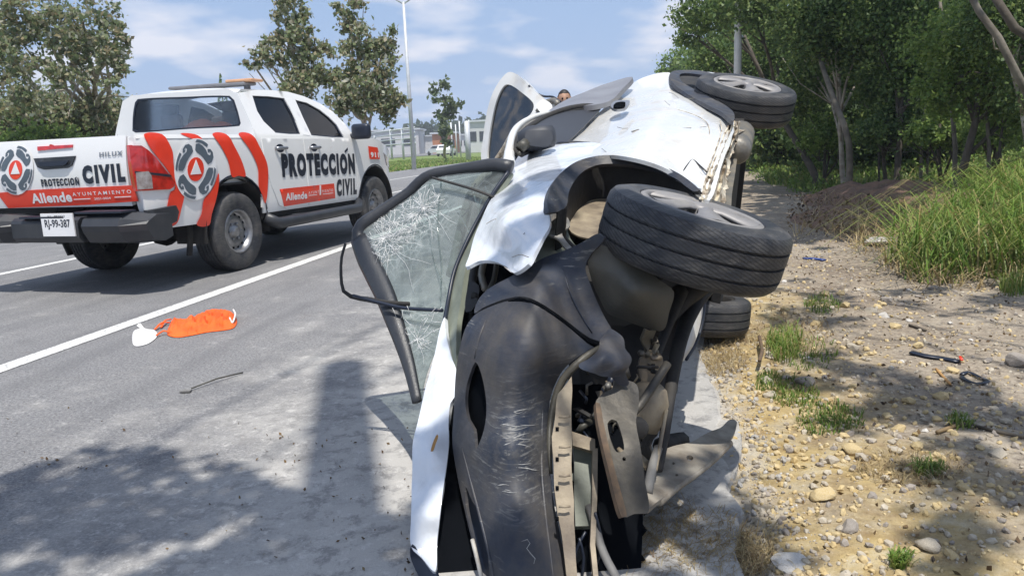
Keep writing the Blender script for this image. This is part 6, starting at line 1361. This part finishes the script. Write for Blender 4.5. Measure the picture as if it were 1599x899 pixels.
# fallen suspension plate
e = empty('metal_plate', G(1085, 720), label='chalky torn metal arm with round holes lying beside the wreck', cat='car part')
ol = [(1012, 722), (1030, 706), (1052, 696), (1080, 690), (1100, 678), (1125, 668), (1142, 655), (1152, 660), (1140, 690), (1118, 712), (1090, 735), (1058, 758), (1030, 782), (1012, 795), (1008, 770), (1018, 748)]
gd = lambda x, y, h: (x, y, float(np.dot(G(x, y, h)-CAMC, FW)))
hl = [[(cx+r*math.cos(t), cy+r*.8*math.sin(t)) for t in np.linspace(0, 5.5, 8)] for cx, cy, r in ((1077, 714, 5.5), (1052, 724, 2.6), (1057, 742, 2.6), (1030, 734, 2))]
px_panel('plate', ol, [gd(1012, 722, .20), gd(1052, 696, .19), gd(1100, 678, .17), gd(1148, 650, .14), gd(1156, 662, .14), gd(1090, 735, .18), gd(1030, 782, .20), gd(1008, 770, .21), gd(1075, 715, .185)], M['platemetal'], e, step=6, thick=.014, holes=hl, amp=.004, nscale=9)
tubepx('plate_flange', [(1030, 784, gd(1030, 782, .19)[2]), (1058, 760, gd(1058, 758, .18)[2]), (1090, 737, gd(1090, 735, .17)[2]), (1118, 714, gd(1118, 712, .155)[2]), (1140, 692, gd(1140, 690, .145)[2])], .012, M['platemetal'], e)
tubepx('coil_spring', [gd(1032, 700, .15), gd(1050, 692, .15), gd(1066, 690, .14)], .035, M['under'], e)
# plastic shards and litter on the dirt
def strip_px(name, pts, r, mat, label, cat, flat=.35, h=.01, group=None):
    q = []
    for x, y in pts: p = G(x, y); p[2] = gz(p[0], p[1])+h; q.append(p)
    return tagp(MB().tube(smooth_loop(q, .03, False), r, 7, flat=flat, flatdir=(0, 0, 1)).obj(name, mat), label, cat, group)
strip_px('plastic_trim', [(1424, 553), (1445, 558), (1470, 560), (1498, 566)], .024, M['ink'], 'long flat piece of black plastic trim on the shaded dirt', 'car part')
strip_px('red_lens_shard', [(1499, 565), (1502, 569)], .008, M['red'], 'tiny red shard at the end of the black trim', 'car part', .6, .03)
strip_px('plastic_ring', [(1502, 584), (1512, 580), (1530, 588), (1543, 597), (1525, 600), (1508, 594), (1502, 586)], .011, M['ink'], 'curved black loop of broken plastic on the dirt', 'car part')
strip_px('twig', [(1420, 512), (1432, 515), (1446, 519)], .008, M['bark'], 'short dark twig below the shadow on the dirt', 'twig', 1)
strip_px('twig', [(1480, 668), (1520, 672), (1560, 688), (1599, 692)], .007, M['bark'], 'long thin dark root along the right edge', 'twig', 1)
strip_px('stick', [(1463, 684), (1480, 678), (1505, 668)], .008, M['dry'], 'yellow dry stalk on the weeds', 'stick', 1)
strip_px('stick', [(1462, 580), (1475, 592), (1484, 602)], .007, M['yellowmark'], 'short yellow stick beside the black loop', 'stick', 1)
strip_px('stick', [(1186, 583), (1190, 560), (1186, 540)], .010, M['rust'], 'upright brown splinter beside the green weeds', 'stick', 1, .06)
M['bluepl'] = simple('blue_plastic', (.03, .06, .22), rough=.4)
strip_px('plastic_scrap', [(1256, 405), (1272, 404), (1288, 406)], .03, M['bluepl'], 'flattened blue plastic scrap on the sunlit dirt', 'litter')
g = G(1191, 252); strip_px('plastic_bottle', [(1186, 250), (1196, 251)], .11, M['bluepl'], 'small blue plastic bottle in the far shade of the track', 'litter', 1, .08)
# dirt mound with dug up soil at the foot of the grass
def mound(px, py, rx, ry, h, mat, name, label):
    c = G(px, py); V = []; nr, na = 12, 36; sx = abs(G(px+rx, py)[0]-c[0]); sy = abs(G(px, py-ry)[1]-c[1])
    for i in range(nr+1):
        for j in range(na):
            a = 2*math.pi*j/na; r = i/nr; x = c[0]+sx*r*math.cos(a); y = c[1]+sy*r*math.sin(a)
            V.append((x, y, gz(x, y)-.05+h*math.cos(min(1, r)*math.pi/2)**1.1*(1+.5*noise.noise(Vector((x*1.5, y*1.5, 3))))+.05*noise.noise(Vector((x*5, y*5, 3)))))
    o = mk(name, V, [(i*na+j, i*na+(j+1) % na, (i+1)*na+(j+1) % na, (i+1)*na+j) for i in range(nr) for j in range(na)], mat); o['kind'] = 'structure'
M['soil'] = simple('dark_turned_soil', (.13, .085, .06), (.22, .13, .085), rough=.95, scale=4, bump=.9, bscale=18, bd=.04)
mound(1330, 352, 105, 22, .26, M['soil'], 'soil_mound', '')
mound(1400, 330, 125, 30, .42, M['soil'], 'soil_mound', '')
rs = np.random.RandomState(71); mp2 = []
for _ in range(900):
    g = G(1230+rs.rand()*290, 318+rs.rand()*60); z = gz(g[0], g[1]); mp2.append((g[0], g[1], z+.02+.22*rs.rand()))
o = leaves('leaf_litter', mp2, .05, M['litter'], None, 72); o['kind'] = 'stuff'
rq = []
for _ in range(500):
    g = G(1240+rs.rand()*260, 315+rs.rand()*65); rq.append((g[0], g[1], gz(g[0], g[1])+.05))
blades('dry_grass', rq, .22, M['dry'], 73, .004, 2.2)
# --- person beyond the wreck, only the top of the head shows
def person(hd, label):
    hd = np.array(hd); H = hd[2]+.10; x, y = hd[0], hd[1]; e = empty('person', (x, y, 0), label=label, cat='person')
    pts = {'pel': (0, 0, .52), 'ch': (0, 0, .74), 'nk': (0, 0, .835), 'hb': (0, 0, .875), 'ht': (0, .0, .955),
           'ls': (-.115, 0, .80), 'le': (-.15, .02, .63), 'lw': (-.14, -.05, .50), 'lh': (-.14, -.07, .455), 'rs': (.115, 0, .80), 're': (.17, -.03, .66), 'rw': (.12, -.13, .72), 'rh': (.10, -.16, .75),
           'lp': (-.055, 0, .50), 'lk': (-.06, -.02, .28), 'la': (-.06, .0, .05), 'lt': (-.065, -.09, .02), 'rp': (.055, 0, .50), 'rk': (.06, -.02, .28), 'ra': (.065, .0, .05), 'rt': (.07, -.09, .02)}
    rad = dict(pel=.085, ch=.088, nk=.034, hb=.045, ht=.055, ls=.038, le=.026, lw=.019, lh=.024, rs=.038, re=.026, rw=.019, rh=.024, lp=.05, lk=.034, la=.024, lt=.02, rp=.05, rk=.034, ra=.024, rt=.02)
    E_ = [('pel', 'ch'), ('ch', 'nk'), ('nk', 'hb'), ('hb', 'ht'), ('ch', 'ls'), ('ls', 'le'), ('le', 'lw'), ('lw', 'lh'), ('ch', 'rs'), ('rs', 're'), ('re', 'rw'), ('rw', 'rh'), ('pel', 'lp'), ('lp', 'lk'), ('lk', 'la'), ('la', 'lt'), ('pel', 'rp'), ('rp', 'rk'), ('rk', 'ra'), ('ra', 'rt')]
    ks = list(pts); me = bpy.data.meshes.new('body'); me.from_pydata([tuple(np.array(pts[k])*H) for k in ks], [(ks.index(a), ks.index(b)) for a, b in E_], [])
    o = bpy.data.objects.new('body', me); COL.objects.link(o); o.parent = e; me.materials.append(M['shirt'])
    sk = o.modifiers.new('skin', 'SKIN'); o.modifiers.new('sub', 'SUBSURF').levels = 2; o.modifiers['sub'].render_levels = 2
    for i, k in enumerate(ks): me.skin_vertices[0].data[i].radius = (rad[k]*H, rad[k]*H*.8)
    me.skin_vertices[0].data[0].use_root = True
    WM[o.name] = wmat(e)
    bm = bmesh.new(); bmesh.ops.create_icosphere(bm, subdivisions=3, radius=1)
    for v in bm.verts:
        z = v.co.z; v.co.x *= .078*(1-.18*max(0, -z)); v.co.y *= .095*(1-.1*max(0, -z)); v.co.z *= .118
        if v.co.y < -.08 and abs(v.co.x) < .02 and -.03 < v.co.z < .02: v.co.y -= .018
    m2 = bpy.data.meshes.new('head'); bm.to_mesh(m2); bm.free(); m2.materials.append(M['skin']); m2.polygons.foreach_set('use_smooth', [True]*len(m2.polygons))
    hb = bpy.data.objects.new('head', m2); COL.objects.link(hb); hb.parent = e; hb.location = (0, -.01, hd[2]-.01); WM[hb.name] = wmat(e)
    V = []; Fh = []
    for i in range(9):
        for j in range(20):
            th = i/8*1.75; a = 2*math.pi*j/20; th *= (1.0 if math.sin(a) > -.3 else .52); n_ = 1+.05*math.sin(7*a+3*i)
            V.append((.087*math.sin(th)*math.cos(a)*n_, .103*math.sin(th)*math.sin(a)*n_+.004, .126*math.cos(th)))
    Fh = [(i*20+j, i*20+(j+1) % 20, (i+1)*20+(j+1) % 20, (i+1)*20+j) for i in range(8) for j in range(20)]
    h = mk('hair', V, [f[::-1] for f in Fh], M['hair'], None, solid=.01); h.parent = hb
    for s in (-1, 1):
        c = MB().lathe([(0, -.008), (.012, -.006), (.014, 0), (0, .008)], (s*.028, -.088, .008), (0, 1, 0), 10).obj('eye', M['darkhole']); c.parent = hb
        c = MB().tube([(s*.076, .0, .03), (s*.088, .012, .01), (s*.078, .0, -.03)], .010, 6).obj('ear', M['skin']); c.parent = hb
    return e
person(P(881.5, 155, 9.5), 'dark haired person standing behind the wreck, only the head showing over it')

# ---------------------------------------------------------------- thin summer haze
def haze():
    mt = bpy.data.materials.new('haze_air'); mt.use_nodes = True; n = mt.node_tree.nodes; n.clear()
    o = n.new('ShaderNodeOutputMaterial'); v = n.new('ShaderNodeVolumePrincipled'); v.inputs['Color'].default_value = (.80, .88, 1, 1); v.inputs['Density'].default_value = .0012
    mt.node_tree.links.new(v.outputs[0], o.inputs['Volume']); h = MB().box((0, 290, 26), (820, 560, 28)).obj('haze', mt, smooth=False); h['kind'] = 'stuff'
haze()
